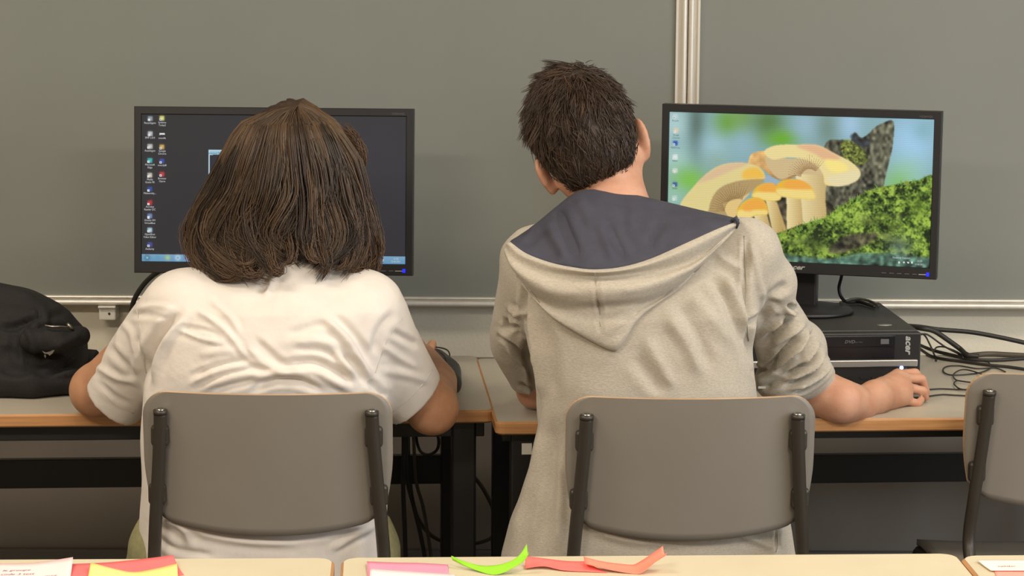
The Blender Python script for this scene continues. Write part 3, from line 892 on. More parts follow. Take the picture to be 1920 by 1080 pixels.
# ------------------------------------------------------------------ monitors
MW, MH = 0.534, 0.318
SW, SH = 0.505, 0.2805
M['scrtext'] = emis('screen_lettering', (225, 228, 230), 0.75)
M['scrtext2'] = emis('screen_lettering_dark', (60, 80, 80), 0.3)
PCZ = 0.85
def monitor(label, cx, cz, yaw, tilt, paint, name_pic, corners, strength, labels):
    c, s = math.cos(yaw), math.sin(yaw)
    back = 0.075                                   # screen plane lies this far in front of the stand
    loc = (cx - s * back, 4.85 + c * back, PCZ)
    t = thing('computer_monitor', label, 'monitor', loc, yaw)
    ct, st = math.cos(tilt), math.sin(tilt)
    zc = cz - PCZ
    def T(v):
        v = np.asarray(v, float)
        return np.stack([v[..., 0], v[..., 1] * ct - v[..., 2] * st - back, v[..., 1] * st + v[..., 2] * ct + zc], -1)
    def tpart(name, bm, m, smooth=False, parent=t):
        for v in bm.verts: v.co = Vector(T(np.array(v.co[:])))
        return bm_obj(name, bm, m, parent, smooth)
    scz = 0.0035                                   # the picture sits a little above the middle of the housing
    # bezel ring with sloped inner lip
    bm = bmesh.new()
    def ringv(w, h, y, z0=0.0): return [bm.verts.new((x, y, z + z0)) for x, z in ((-w / 2, -h / 2), (w / 2, -h / 2), (w / 2, h / 2), (-w / 2, h / 2))]
    rings = [ringv(MW, MH, 0.030), ringv(MW, MH, 0.0015), ringv(MW - 0.003, MH - 0.003, 0.0), ringv(SW + 0.003, SH + 0.003, 0.0, scz), ringv(SW, SH, 0.0025, scz), ringv(SW, SH, 0.006, scz)]
    for a, b in zip(rings[:-1], rings[1:]):
        for i in range(4): bm.faces.new((a[i], a[(i + 1) % 4], b[(i + 1) % 4], b[i]))
    hb = tpart('bezel', bm, M['plast'])
    bm = bmesh.new()
    add_box(bm, (0, 0.026, 0), (MW - 0.002, 0.034, MH - 0.002), bev=0.006)
    add_box(bm, (0, 0.05, -0.01), (0.34, 0.04, 0.2), bev=0.012)
    for v in bm.verts:
        if v.co.y < 0.0125: v.co.y = 0.0125
    tpart('rear_housing', bm, M['plast'])
    def TS(v):
        v = np.asarray(v, float).copy(); v[..., 1] += 0.0028; v[..., 2] += scz
        return T(v)
    sc = screen_mesh(name_pic, paint, SW, SH, TS, strength, t)
    # on-screen lettering, a hair in front of the picture
    Hm = homog(corners, [(-SW / 2, SH / 2), (SW / 2, SH / 2), (SW / 2, -SH / 2), (-SW / 2, -SH / 2)])
    def scr(px, py):
        q = Hm @ np.array([px, py, 1.0]); return q[0] / q[2], q[1] / q[2]
    for mname, items in labels.items():
        parts = []
        for (x, y, sz, s_) in items:
            for li, ln in enumerate(s_.split('\n')):
                v, f_ = text_vf(ln, sz, align='CENTER')
                if len(v) == 0: continue
                ox, oz = scr(x, y + li * 5.2)
                w = np.stack([v[:, 0] * 0.92 + ox, np.full(len(v), -0.0004), v[:, 1] + oz], 1)
                parts.append((TS(w), f_))
        if parts:
            v, f_ = join_vf(parts)
            mesh_obj('screen_lettering', v, f_, M[mname], sc)['kind'] = 'stuff'
    # badge in the middle of the lower bezel, model mark top right, keys and power light
    v, f_ = text_vf('acer', 0.0125, 0.35, 0.0004, 'CENTER')
    v = np.stack([v[:, 0] * 1.35, np.full(len(v), -0.0005), v[:, 1] - MH / 2 + 0.0085], 1)
    mesh_obj('badge', T(v), f_, M['logo'], hb)
    v, f_ = text_vf('V226HQL', 0.0052, 0.2, 0, 'RIGHT')
    v = np.stack([v[:, 0] * 1.2 + SW / 2 - 0.002, np.full(len(v), -0.0005), v[:, 1] + MH / 2 - 0.0115], 1)
    mesh_obj('model_mark', T(v), f_, M['dim'], hb)
    for k in range(6):
        x = MW / 2 - 0.099 + k * 0.0145
        bm = bmesh.new(); add_box(bm, (x, -0.0005, -MH / 2 + 0.009), (0.0085 if k < 5 else 0.014, 0.0014, 0.0013)); tpart('key', bm, M['dim'] if k < 5 else M['logo'])
    bm = bmesh.new(); add_box(bm, (MW / 2 - 0.0165, -0.0008, -MH / 2 + 0.0095), (0.0052, 0.0018, 0.0072), bev=0.0006); tpart('power_light', bm, M['led'])
    # stand
    zn = zc - MH / 2
    bm = bmesh.new(); add_box(bm, (0, 0.0, (zn + 0.10) / 2 + 0.008), (0.064, 0.032, zn + 0.10), bev=0.004); bm_obj('stand_neck', bm, M['plast'], t)
    lathe('stand_base', [(0.10, 0.0), (0.104, 0.003), (0.10, 0.008), (0.06, 0.0125), (0.034, 0.016), (0.0, 0.016)][:-1], M['plast'], t, 40, (0, -0.005, 0.0005), 1.0, 0.86)
    return t
lt = {'scrtext': [(279.5, y + 9.5, 0.0052, s_) for y, c_, s_ in ICON1] + [(302.5, y + 9.5, 0.0050, s_) for y, c_, s_ in ICON2] + [(741, 487.5, 0.0052, '13:35'), (741, 492.3, 0.0045, '22.06.2021')],
      'scrtext2': [(404, 288.5, 0.0052, 'Command Prompt')]}
rl = {'scrtext2': [(1269, 231, 0.0045, 'Recycle'), (1270, 258, 0.0045, 'Google\nChrome'), (1268.5, 282, 0.0045, 'Malwareby'), (1268, 307, 0.0045, 'Editor'), (1267, 359, 0.0042, 'Studio')],
      'scrtext': [(1687, 486.5, 0.0052, 'Desktop Support'), (1720, 492.5, 0.005, '13:35'), (1720, 498.5, 0.0045, '22.06.2021')]}
MON_L = monitor('black monitor with a dark desktop and icon column, behind the long-haired head', -0.4138, 1.0894, math.radians(-2.5), math.radians(-5.4), paint_left(), 'screen', LS, 1.0, lt)
MON_R = monitor('black monitor showing yellow mushrooms on moss', 0.5873, 1.0945, math.radians(-14.9), math.radians(-1.4), paint_right(), 'screen', RS, 1.0, rl)

# ------------------------------------------------------------------ desktop computers
def computer(label, corner, yaw, group):
    """corner: top front right corner; local x runs left (negative), y away from the viewer"""
    w, d = 0.335, 0.335
    t = thing('desktop_computer', label, 'computer', (corner[0], corner[1], DZ), yaw, group)
    h = PCZ - DZ
    z0 = 0.008
    body = box('case_body', (-w / 2, d / 2 + 0.012, (h + z0) / 2), (w - 0.002, d - 0.024, h - z0), M['pcmet'], t, bev=0.003)
    box('front_panel', (-w / 2, 0.008, (h + z0) / 2 - 0.0005), (w, 0.022, h - z0 - 0.001), M['plast'], t, bev=0.003)
    zz = lambda py: h - (py - 622) / 985.0
    xx = lambda px: (px - 1727) / 1012.0
    dv = box('optical_drive', ((xx(1505) + xx(1677)) / 2, -0.0035, (zz(627) + zz(670)) / 2), (xx(1677) - xx(1505), 0.004, zz(627) - zz(670)), M['gloss'], t, bev=0.0012)
    box('drive_tray', ((xx(1515) + xx(1672)) / 2, -0.0062, zz(638)), (xx(1672) - xx(1515), 0.0022, 0.0195), M['gloss'], dv, bev=0.0008)
    box('eject_button', (xx(1656), -0.0076, zz(638.5)), (0.016, 0.002, 0.0095), M['dim'], dv, bev=0.0006)
    v, f_ = text_vf('DVD', 0.0085, 0.2, 0.0002); v = np.stack([v[:, 0] * 1.1 + xx(1579), np.full(len(v), -0.0078), v[:, 1] + zz(641)], 1)
    v2, f2 = text_vf('Super Multi', 0.0032); v2 = np.stack([v2[:, 0] * 1.1 + xx(1597), np.full(len(v2), -0.0078), v2[:, 1] + zz(640)], 1)
    V_, F_ = join_vf([(v, f_), (v2, f2)])
    mesh_obj('drive_mark', V_, F_, M['dim'], dv)
    box('silver_strip', ((xx(1392) + xx(1721)) / 2, -0.0035, (zz(673) + zz(686)) / 2), (xx(1721) - xx(1392), 0.007, zz(673) - zz(686)), M['silver'], t, bev=0.002)
    v, f_ = text_vf('acer', 0.0195, 0.28, 0.0006, 'LEFT')
    # reads downward on the right end of the panel
    v = np.stack([v[:, 1] * 0.92 + xx(1697.5), np.full(len(v), -0.0036), zz(629) - v[:, 0] * 0.98], 1)
    mesh_obj('badge', v, [q[::-1] for q in f_], M['logo'], t)
    box('power_button', (xx(1690), -0.004, zz(693)), (0.022, 0.005, 0.010), M['gloss'], t, bev=0.0015)
    lathe('power_light', [(0.0036, 0), (0.0034, 0.0015), (0.001, 0.0022)], M['ledw'], t, 14).matrix_local = Matrix.Translation((xx(1690), -0.0062, zz(688))) @ Matrix.Rotation(math.radians(90), 4, 'X')
    for k in range(6):
        box('vent_slot', (xx(1530) + k * 0.022, -0.0036, zz(707)), (0.015, 0.002, 0.004), M['frame'], t)
    lathe('top_sticker', [(0.0145, 0), (0.0145, 0.0004)], M['silver'], body, 24, (xx(1727) - 0.052, 0.075, h), 1.0, 0.62)
    for sx in (-0.03, -w + 0.03):
        for sy in (0.04, d - 0.04):
            lathe('rubber_foot', [(0.011, 0), (0.010, z0 + 0.001)], M['frame'], t, 12, (sx, sy, 0.0))
    return t
pcr = G(1727, 622, PCZ)
PC_R = computer('black desktop computer with silver strip under the mushroom-screen monitor', pcr, math.radians(4.5), 'desktop computers')
pcl = np.array([-0.4138 + 0.165, 4.73, 0])
PC_L = computer('black desktop computer under the dark-screen monitor, behind the white T-shirt', pcl, math.radians(3), 'desktop computers')

# ------------------------------------------------------------------ cables
def cable(name, label, pts, r, m, n=6, sides=8):
    o = tube(name, catmull(pts, n), r, m, None, sides)
    return tag(o, label, 'cable', 'loose cables')
gz = lambda L, z: [G(x, y, z) for x, y in L]
py_ = lambda L, Y: [P(x, y, Y) for x, y in L]
cable('power_cable', 'thick black cable arching right from behind the desktop computer', [P(1690, 610, 5.06)] + py_([(1726, 613), (1762, 618), (1822, 623), (1882, 634), (1940, 647)], 5.07), 0.0046, M['cable'])
cable('power_cable', 'thick black cable slanting down from the computer to the desk', [P(1700, 612, 5.05)] + py_([(1730, 616), (1752, 621), (1778, 638), (1800, 654)], 5.02) + [P(1813, 665, 4.99), P(1835, 668, 4.985)], 0.0052, M['cable'])
cable('signal_cable', 'thick dark cable lying along the desk rear beside the computer', gz([(1806, 668), (1850, 663.5), (1890, 665), (1945, 668)], 0.7455), 0.0052, M['cable2'])
cable('signal_cable', 'medium black cable curving off the computer across the desk', gz([(1722, 646), (1750, 657), (1790, 667), (1825, 674), (1872, 675), (1945, 670)], 0.744), 0.0036, M['cable'])
cable('signal_cable', 'lowest dark cable bending from the computer side to the right edge', gz([(1722, 652), (1745, 667), (1775, 674), (1800, 677), (1850, 684), (1892, 688), (1945, 696)], 0.7435), 0.0030, M['cable'])
cable('signal_cable', 'thin black lead dropping beside the computer front corner', [P(1722, 626, 4.9), P(1733, 628, 4.9), P(1743, 645, 4.88), G(1753, 668, 0.745), G(1756, 676, 0.743)], 0.0018, M['cable'])
cable('signal_cable', 'thin black lead arching to the desk right of the computer', [P(1722, 628, 4.95), P(1738, 627, 4.95), P(1760, 642, 4.95), P(1775, 652, 4.95), G(1798, 664, 0.748), G(1806, 671, 0.747)], 0.0018, M['cable'])
cable('signal_cable', 'thin lead making a small hump over the cable bundle', [G(1750, 659, 0.748), G(1757, 651, 0.752), G(1772, 651, 0.755), G(1795, 660, 0.751), G(1806, 668, 0.748)], 0.0016, M['cable'])
cable('thin_lead', 'thin black lead coiled in a wide loop behind the empty chair', gz([(1885, 697), (1866, 690), (1832, 691), (1800, 686), (1776, 687), (1768, 694), (1777, 702), (1800, 703), (1836, 699), (1857, 690), (1855, 681), (1846, 677)], 0.7425), 0.0014, M['cable'])
cable('thin_lead', 'thin black lead coiled in a small double loop behind the empty chair', gz([(1840, 701), (1816, 694), (1800, 694), (1788, 702), (1792, 712), (1812, 716), (1830, 718), (1812, 716), (1794, 714), (1789, 720), (1800, 729), (1822, 732)], 0.745), 0.0014, M['cable'])
cable('mouse_cable', 'upper of two thin leads running right from the mouse', gz([(1700, 733), (1734, 731), (1762, 729), (1790, 730), (1830, 731)], 0.7425), 0.0015, M['cable'])
cable('mouse_cable', 'lower of two thin leads running right from the mouse', gz([(1705, 748), (1734, 744), (1765, 740), (1790, 741), (1830, 743)], 0.7425), 0.0015, M['cable'])
cable('monitor_cable', 'black monitor cable hooked under the mushroom-screen monitor', [P(1582, 500, 4.93), P(1577, 522, 4.95), P(1573, 540, 4.96), P(1577, 556, 4.96), G(1588, 566, 0.856), G(1612, 566, 0.855), G(1640, 575, 0.855)], 0.0034, M['cable'])
cable('monitor_cable', 'grey monitor cable bowing over the computer rear edge', [G(1575, 568, 0.856), G(1590, 563, 0.86), G(1608, 560, 0.862), G(1632, 565, 0.858), G(1648, 574, 0.853)], 0.0026, M['cable2'])
cable('monitor_cable', 'dark cable hanging from the left monitor beside the T-shirt shoulder', [P(330, 500, 4.98), P(300, 508, 5.0), P(276, 526, 5.02), P(258, 550, 5.03), P(248, 575, 5.04), P(244, 620, 5.04), P(250, 690, 5.03)], 0.0052, M['cable'])
cable('power_cable', 'straight black cable hanging from under the left desk', [P(757, 812, 4.85), P(757, 850, 4.86), P(756, 920, 4.86), P(759, 1000, 4.87), P(761, 1100, 4.88), P(760, 1300, 4.9), G(760, 1330, 0.01)], 0.0045, M['cable'])
cable('power_cable', 'black cable slanting right below the left desk', [P(760, 812, 4.87), P(764, 900, 4.88), P(776, 950, 4.88), P(790, 1010, 4.89), P(802, 1080, 4.9), P(830, 1290, 4.92), G(840, 1320, 0.01)], 0.0045, M['cable'])
cable('power_cable', 'dark cable near the left desk leg slanting to the floor', [P(775, 812, 4.9), P(780, 900, 4.9), P(793, 950, 4.91), P(805, 1020, 4.92), P(815, 1100, 4.93), P(850, 1280, 4.95), G(860, 1310, 0.01)], 0.0035, M['cable2'])
cable('signal_cable', 'short black lead looping under the left desk edge', [P(812, 800, 4.72), P(822, 822, 4.72), P(820, 842, 4.73), P(806, 852, 4.76), P(790, 848, 4.8), P(782, 830, 4.84), P(780, 808, 4.86)], 0.0030, M['cable'])
cable('power_cable', 'brown-grey cable hanging in a wide loop between the two desks', [P(850, 830, 4.98), P(862, 862, 4.98), P(880, 884, 4.98), P(905, 915, 5.0), P(925, 955, 5.02), P(931, 985, 5.02), P(924, 1006, 5.02), P(900, 1017, 5.02), P(860, 1021, 5.02), P(815, 1008, 5.0), P(785, 975, 4.98), P(772, 930, 4.97), P(766, 860, 4.96), P(765, 812, 4.95)], 0.0042, M['cable2'])
# right computer desk: gadget beside the T-shirt person's elbow
gp = G(838, 716, 0.755)
cable('thin_lead', 'thin black lead looping up beside the T-shirt person\'s forearm', [G(800, 684, 0.743), P(790, 665, 4.85), P(800, 653, 4.85), P(818, 651, 4.85), P(838, 656, 4.85), P(843, 668, 4.83), P(834, 680, 4.8), G(822, 690, 0.75)], 0.0014, M['cable'])
tag(tube('stylus_plug', [G(818, 692, 0.7425), G(832, 690.5, 0.7425), G(840, 689.5, 0.743), G(852, 686, 0.7435), G(860, 684, 0.7435)], [0.0016, 0.0018, 0.0030, 0.0030, 0.0015], M['cable'], None, 10), 'small black cable plug lying on the desk beside the forearm', 'plug')
# ------------------------------------------------------------------ dark case beside the elbow
M['case'] = mat('dark_case_leather', (58, 58, 58), 0.42, col2=(50, 50, 51), scale=200, bump=0.0004, bscale=400)
_a = G(815, 742, 0.74); _b = G(876, 742, 0.74); _c = G(845, 690, 0.74)
v = Vol(grid(_a[0] - 0.02, _b[0] + 0.02, 0.0025), grid(_b[1] - 0.03, _c[1] + 0.03, 0.0025), grid(0.735, 0.80, 0.0025))
v.chain([(_b[0] - 0.036, _b[1] + 0.03, 0.757), (_b[0] - 0.042, _b[1] + 0.09, 0.765), (_b[0] - 0.062, _c[1] - 0.035, 0.762)], [0.026, 0.03, 0.022], 0.01)
v.put(lambda X, Y, Z: Z - 0.741 + 0 * X + 0 * Y, (_a[0] - .1, _b[1] - .1, .70), (_b[0] + .1, _c[1] + .1, .741), 0.0, 'sub')
_V, _F = v.mesh(2)
gd = thing('pencil_case', 'dark grey rounded case on the desk behind the T-shirt person\'s right elbow', 'case', (0, 0, 0))
fast_mesh('case_shell', _V, _F, M['case'], gd)
tube('zip_seam', catmull([(_b[0] - 0.036, _b[1] + 0.012, 0.783), (_b[0] - 0.042, _b[1] + 0.09, 0.7945), (_b[0] - 0.06, _c[1] - 0.04, 0.784)], 6), 0.0016, M['cable'], gd, 6)

# ------------------------------------------------------------------ black bag on the left desk
M['bag'] = mat('bag_nylon', (40, 39, 38), 0.75, col2=(34, 33, 33), scale=300, bump=0.0004, bscale=500, spec=0.25)
M['bagd'] = mat('bag_nylon_dark', (30, 29, 29), 0.6, bump=0.0003, bscale=500)
M['zip'] = mat('zip_metal', (170, 165, 155), 0.3, 1.0)
M['emblem'] = mat('emblem_grey', (122, 116, 104), 0.4, 0.3)
BYm = 4.72
def bp(px, py, dY=0.0): return P(px, py, BYm + dY)
v = Vol(grid(bp(-260, 600)[0], bp(215, 600)[0], 0.005), grid(4.50, 4.98, 0.005), grid(0.735, 1.0, 0.005))
L0 = bp(-200, 700)[0]
def rr(px0, px1): a = bp(px0, 650)[0]; b = bp(px1, 650)[0]; return (a + b) / 2, (b - a) / 2
zs, cx_, cy_, rx_, ry_ = [], [], [], [], []
for (py, x1, ry) in ((741, 140, 0.135), (725, 148, 0.142), (690, 156, 0.14), (655, 156, 0.13), (625, 150, 0.12), (608, 136, 0.11), (590, 124, 0.09), (578, 104, 0.075)):
    c_, r_ = rr(-230, x1); zs.append(bp(0, py)[2]); cx_.append(c_); cy_.append(BYm + 0.02); rx_.append(r_); ry_.append(ry)
zs[0] = 0.7415
v.loft(zs, cx_, cy_, rx_, ry_, 0.01, 3.2)
v.ell(bp(10, 590, 0.02), (0.085, 0.085, 0.055), 0.035)
v.ell(bp(-80, 580, 0.02), (0.09, 0.10, 0.06), 0.035)
v.chain([bp(-70, 560, -0.01), bp(0, 556, -0.02), bp(45, 562, -0.02), bp(72, 582, -0.02), bp(76, 600, -0.05)], [0.020, 0.020, 0.018, 0.016, 0.013], 0.012)
v.chain([bp(60, 640, -0.115), bp(110, 640, -0.118), bp(150, 630, -0.09)], [0.022, 0.024, 0.018], 0.02)
v.chain([bp(-20, 715, -0.12), bp(60, 722, -0.125), bp(130, 716, -0.10)], [0.03, 0.03, 0.026], 0.02)
v.put(lambda X, Y, Z: Z - 0.741 + 0 * X + 0 * Y, (-2, 4, .70), (2, 5.2, .741), 0.0, 'sub')
_V, _F = v.mesh(2)
_V = folds(_V, _F, [([(0, 615), (30, 612), (60, 600), (80, 590)], 6, -9), ([(45, 690), (38, 650), (45, 618), (60, 640), (66, 680)], 7, 6), ([(85, 700), (120, 690), (148, 676)], 6, -7),
                    ([(95, 702), (140, 700), (155, 690)], 5, 6), ([(60, 690), (90, 705), (120, 700)], 8, -4), ([(0, 690), (30, 700), (60, 690)], 8, -5), ([(70, 575), (76, 600), (78, 625)], 5, -6),
                    ([(90, 600), (105, 590), (125, 588)], 6, -4), ([(78, 614), (100, 612), (134, 616)], 4, -7), ([(100, 650), (130, 640), (150, 625)], 8, 4), ([(20, 640), (0, 650)], 9, 5)])
_V += vnormals(_V, _F) * wob(_V, 60, 0.002, 5)[:, None]
_V[:, 2] = np.maximum(_V[:, 2], 0.7405)
bag = thing('black_bag', 'slumped black nylon bag with a small bird emblem on the left desk', 'bag', (0, 0, 0))
bb_ = fast_mesh('bag_body', _V, _F, M['bag'], bag)
# strap end flap lying to the right of the bag
bm = bmesh.new()
pa, pb_, pc_, pd = G(128, 738, 0.742), G(150, 735, 0.742), P(186, 660, 4.85), P(150, 657, 4.9)
prs = [(pa, 0.02), (pb_, 0.02), (pc_, 0.03), (pd, 0.03)]
top = [bm.verts.new((p[0], p[1], max(p[2], 0.742) + h * 0.2)) for p, h in prs]; bot = [bm.verts.new((p[0], p[1], 0.741)) for p, h in prs]
bm.faces.new(top); bm.faces.new(bot[::-1])
for i in range(4): bm.faces.new((top[i], bot[i], bot[(i + 1) % 4], top[(i + 1) % 4]))
bmesh.ops.bevel(bm, geom=bm.edges[:], offset=0.004, segments=2, affect='EDGES')
bm_obj('side_pocket', bm, M['bag'], bag)
# zip teeth and slider
zp = [bp(84, 610, -0.13), bp(97, 612, -0.135), bp(112, 612, -0.132), bp(128, 613, -0.12)]
tube('zip', catmull(zp, 5), 0.0016, M['zip'], bag, 6)
zs_ = tube('zip_slider', [bp(126, 607, -0.115), bp(131, 612, -0.117), bp(138, 619, -0.112)], [0.003, 0.0035, 0.002], M['zip'], bag, 8)
# emblem: little bird of two wings
def flatpoly(name, pts, Y0, m, parent, th=0.0012):
    ps = [P(x, y, Y0) for x, y in pts]
    n = len(ps)
    V_ = [tuple(p) for p in ps] + [(p[0], p[1] + th, p[2]) for p in ps]
    F_ = [tuple(range(n))[::-1], tuple(range(n, 2 * n))] + [(i, (i + 1) % n, n + (i + 1) % n, n + i) for i in range(n)]
    return mesh_obj(name, V_, F_, m, parent)
def front_y(px, py):
    Q = proj(_V); d = np.linalg.norm(Q - [px, py], axis=1); m_ = d < 5
    return float(_V[m_, 1].min()) if m_.any() else BYm - 0.12
ye = front_y(92, 662) - 0.0025
em = flatpoly('emblem', [(79, 658), (86, 661), (94, 659), (104, 654), (99, 662), (93, 667), (90, 664), (83, 663)], ye, M['emblem'], bag)
flatpoly('emblem_drop', [(84, 664), (86.5, 667), (85, 672), (82.5, 667)], ye - 0.001, M['zip'], em)
yt = front_y(48, 655) - 0.001

# ------------------------------------------------------------------ sticky notes on the foreground desks
def paper(name, label, far, near, col, rows=8, group='sticky notes', curl=None, lines=None, th=0.0004):
    m = mat(name + '_paper', col, 0.75, col2=tuple(min(255, c + 6) for c in col), scale=12)
    fa = catmull([G(x, y, 0.7405 + z) for x, y, z in far], 6) if len(far) > 2 else np.array([G(x, y, 0.7405 + z) for x, y, z in far])
    ne = catmull([G(x, y, 0.7405 + z) for x, y, z in near], 6) if len(near) > 2 else np.array([G(x, y, 0.7405 + z) for x, y, z in near])
    n = 24
    def resample(a):
        t = np.linspace(0, 1, len(a)); s = np.linspace(0, 1, n)
        return np.stack([np.interp(s, t, a[:, i]) for i in range(3)], 1)
    fa, ne = resample(fa), resample(ne)
    V_ = []
    for r in range(rows + 1):
        t = r / rows
        w = ne * (1 - t) + fa * t
        w[:, 2] = 0.7405 + (ne[:, 2] - 0.7405) * (1 - t) + (fa[:, 2] - 0.7405) * t ** 2.2
        V_.append(w)
    V_ = np.vstack(V_)
    F_ = [(r * n + i, r * n + i + 1, (r + 1) * n + i + 1, (r + 1) * n + i) for r in range(rows) for i in range(n - 1)]
    V2 = V_ + [0, 0, th]
    K = len(V_)
    FF = [f_[::-1] for f_ in F_] + [tuple(i + K for i in f_) for f_ in F_]
    rim = list(range(n)) + [r * n + n - 1 for r in range(1, rows + 1)] + [rows * n + i for i in range(n - 2, -1, -1)] + [r * n for r in range(rows - 1, 0, -1)]
    for a, b in zip(rim, rim[1:] + rim[:1]): FF.append((a, b, K + b, K + a))
    o = mesh_obj(name, np.vstack([V_, V2]), FF, m, None, smooth=True)
    o.data.polygons.foreach_set('use_smooth', [True] * (2 * len(F_)) + [False] * (len(FF) - 2 * len(F_)))
    tag(o, label, 'paper note', group)
    if lines:
        parts = []
        for (px, py, s_, sz, lift) in lines:
            v_, f_ = text_vf(s_, sz, 0.15)
            b = G(px, py, 0.7405 + lift)
            ang = angF
            v_ = np.stack([b[0] + v_[:, 0] * math.cos(ang), b[1] + v_[:, 1] + v_[:, 0] * math.sin(ang), np.full(len(v_), b[2])], 1)
            parts.append((v_, f_))
        V3, F3 = join_vf(parts)
        # drape the writing onto the sheet
        V3 = np.array(V3)
        d = ((V3[:, None, :2] - V2[None, :, :2]) ** 2).sum(2)
        k_ = np.argsort(d, axis=1)[:, :4]; wgt = 1 / (np.take_along_axis(d, k_, 1) + 1e-7)
        V3[:, 2] = (V2[k_, 2] * wgt).sum(1) / wgt.sum(1) + 0.0006
        mesh_obj('handwriting', V3, F3, M['ink'], o)
    return o
M['ink'] = mat('pencil_ink', (112, 102, 110), 0.7)
paper('sticky_note', 'pale pink note with faint writing at the lower left corner', [(-40, 1056, .001), (20, 1057, .002), (70, 1055, .004), (137, 1045, .012)], [(-60, 1105, 0), (128, 1105, 0)], (250, 214, 214), lines=[(4, 1068, 'le groupe', .010, .004), (0, 1076, 'code 3 test', .010, .003), (82, 1080, 'mail', .010, .003)])
paper('sticky_note', 'coral red note lying under the yellow note', [(128, 1058, .001), (200, 1055, .004), (270, 1048, .008), (325, 1041, .012)], [(120, 1110, 0), (345, 1078, 0)], (246, 112, 112))
paper('sticky_note', 'yellow note with curled corners and a small mark, lower left', [(170, 1055, .010), (215, 1067, .005), (250, 1073, .003), (290, 1067, .006), (332, 1057, .010)], [(158, 1112, .0015), (336, 1112, .0015)], (250, 232, 138), lines=[(203, 1081, '9', .008, .006)])
paper('sticky_note', 'rose pink note at the left end of the row by the green note', [(688, 1053, .004), (740, 1055, .002), (790, 1056, .001), (840, 1059, .001)], [(690, 1100, 0), (842, 1100, 0)], (244, 146, 172))
paper('sticky_note', 'whitish pink note overlapping the rose pink note', [(694, 1066, .004), (760, 1071, .003), (852, 1077, .002)], [(690, 1120, .001), (856, 1125, .001)], (252, 226, 228))
paper('sticky_note', 'bright lime green note with a curled-up tip', [(846, 1042, .014), (868, 1052, .010), (905, 1061, .006), (945, 1057, .012), (972, 1043, .022), (988, 1020, .034)], [(850, 1048, .012), (880, 1064, .004), (925, 1078, .0), (960, 1066, .008), (985, 1048, .020), (992, 1034, .03)], (146, 214, 40), rows=5)
paper('sticky_note', 'coral red note just right of the lime green note', [(985, 1043, .012), (1010, 1046, .010), (1060, 1052, .006), (1100, 1053, .006)], [(984, 1066, .002), (1020, 1062, .004), (1060, 1070, .001), (1140, 1074, 0)], (250, 112, 104), rows=5)
paper('sticky_note', 'orange coral note with its right end bent up', [(1094, 1044, .014), (1130, 1053, .009), (1180, 1059, .006), (1195, 1056, .008), (1220, 1040, .020), (1243, 1024, .032)], [(1100, 1058, .008), (1140, 1068, .004), (1188, 1076, 0), (1206, 1073, .003), (1230, 1053, .016), (1251, 1036, .028)], (252, 134, 110), rows=5)
paper('sticky_note', 'pale note with faint writing at the lower right corner', [(1832, 1050, .003), (1880, 1050, .002), (1960, 1050, .002)], [(1858, 1070, .002), (1900, 1070, .002), (1960, 1070, .002)], (252, 226, 214), lines=[(1870, 1062, 'valider', .010, .003)])
paper('sticky_note', 'salmon note half under the pale note, lower right', [(1862, 1062, .0), (1960, 1062, .0)], [(1875, 1110, 0), (1970, 1110, 0)], (248, 156, 140))
# ------------------------------------------------------------------ people
M['skin'] = mat('skin_warm', (198, 148, 114), 0.5, col2=(188, 137, 104), scale=40, sss=0.25, bump=0.0003, bscale=500)
M['skin2'] = mat('skin_rosy', (206, 158, 130), 0.5, col2=(196, 143, 115), scale=35, sss=0.25, bump=0.0003, bscale=500)
M['tee'] = mat('white_jersey', (226, 218, 209), 0.8, col2=(220, 212, 203), scale=25, bump=0.0012, bscale=55, sheen=0.1)
M['olive'] = mat('olive_twill', (150, 146, 106), 0.8, col2=(138, 134, 96), scale=120)
M['denim'] = mat('dark_denim', (44, 46, 56), 0.8, col2=(36, 38, 48), scale=200)
M['shoe'] = mat('shoe_canvas', (60, 58, 58), 0.7)
M['sole'] = mat('shoe_sole', (220, 215, 205), 0.6)
M['heather'] = mat('heather_grey_fleece', (188, 179, 163), 0.88, col2=(174, 165, 150), scale=420, bump=0.0006, bscale=500, stretch=(0.45, 0.45, 1.2), sheen=0.15, detail=6)
M['navy'] = mat('navy_lining', (66, 66, 78), 0.8, col2=(60, 60, 72), scale=40, bump=0.0006, bscale=300)
M['thread'] = mat('seam_thread', (150, 142, 128), 0.8)
M['threadw'] = mat('white_thread', (205, 198, 188), 0.8)
M['eye'] = mat('eye_white', (230, 228, 222), 0.2)
M['iris'] = mat('iris_brown', (60, 40, 26), 0.2)
M['lip'] = mat('lip_skin', (180, 108, 96), 0.45)
M['nail'] = mat('nail', (224, 180, 160), 0.3)

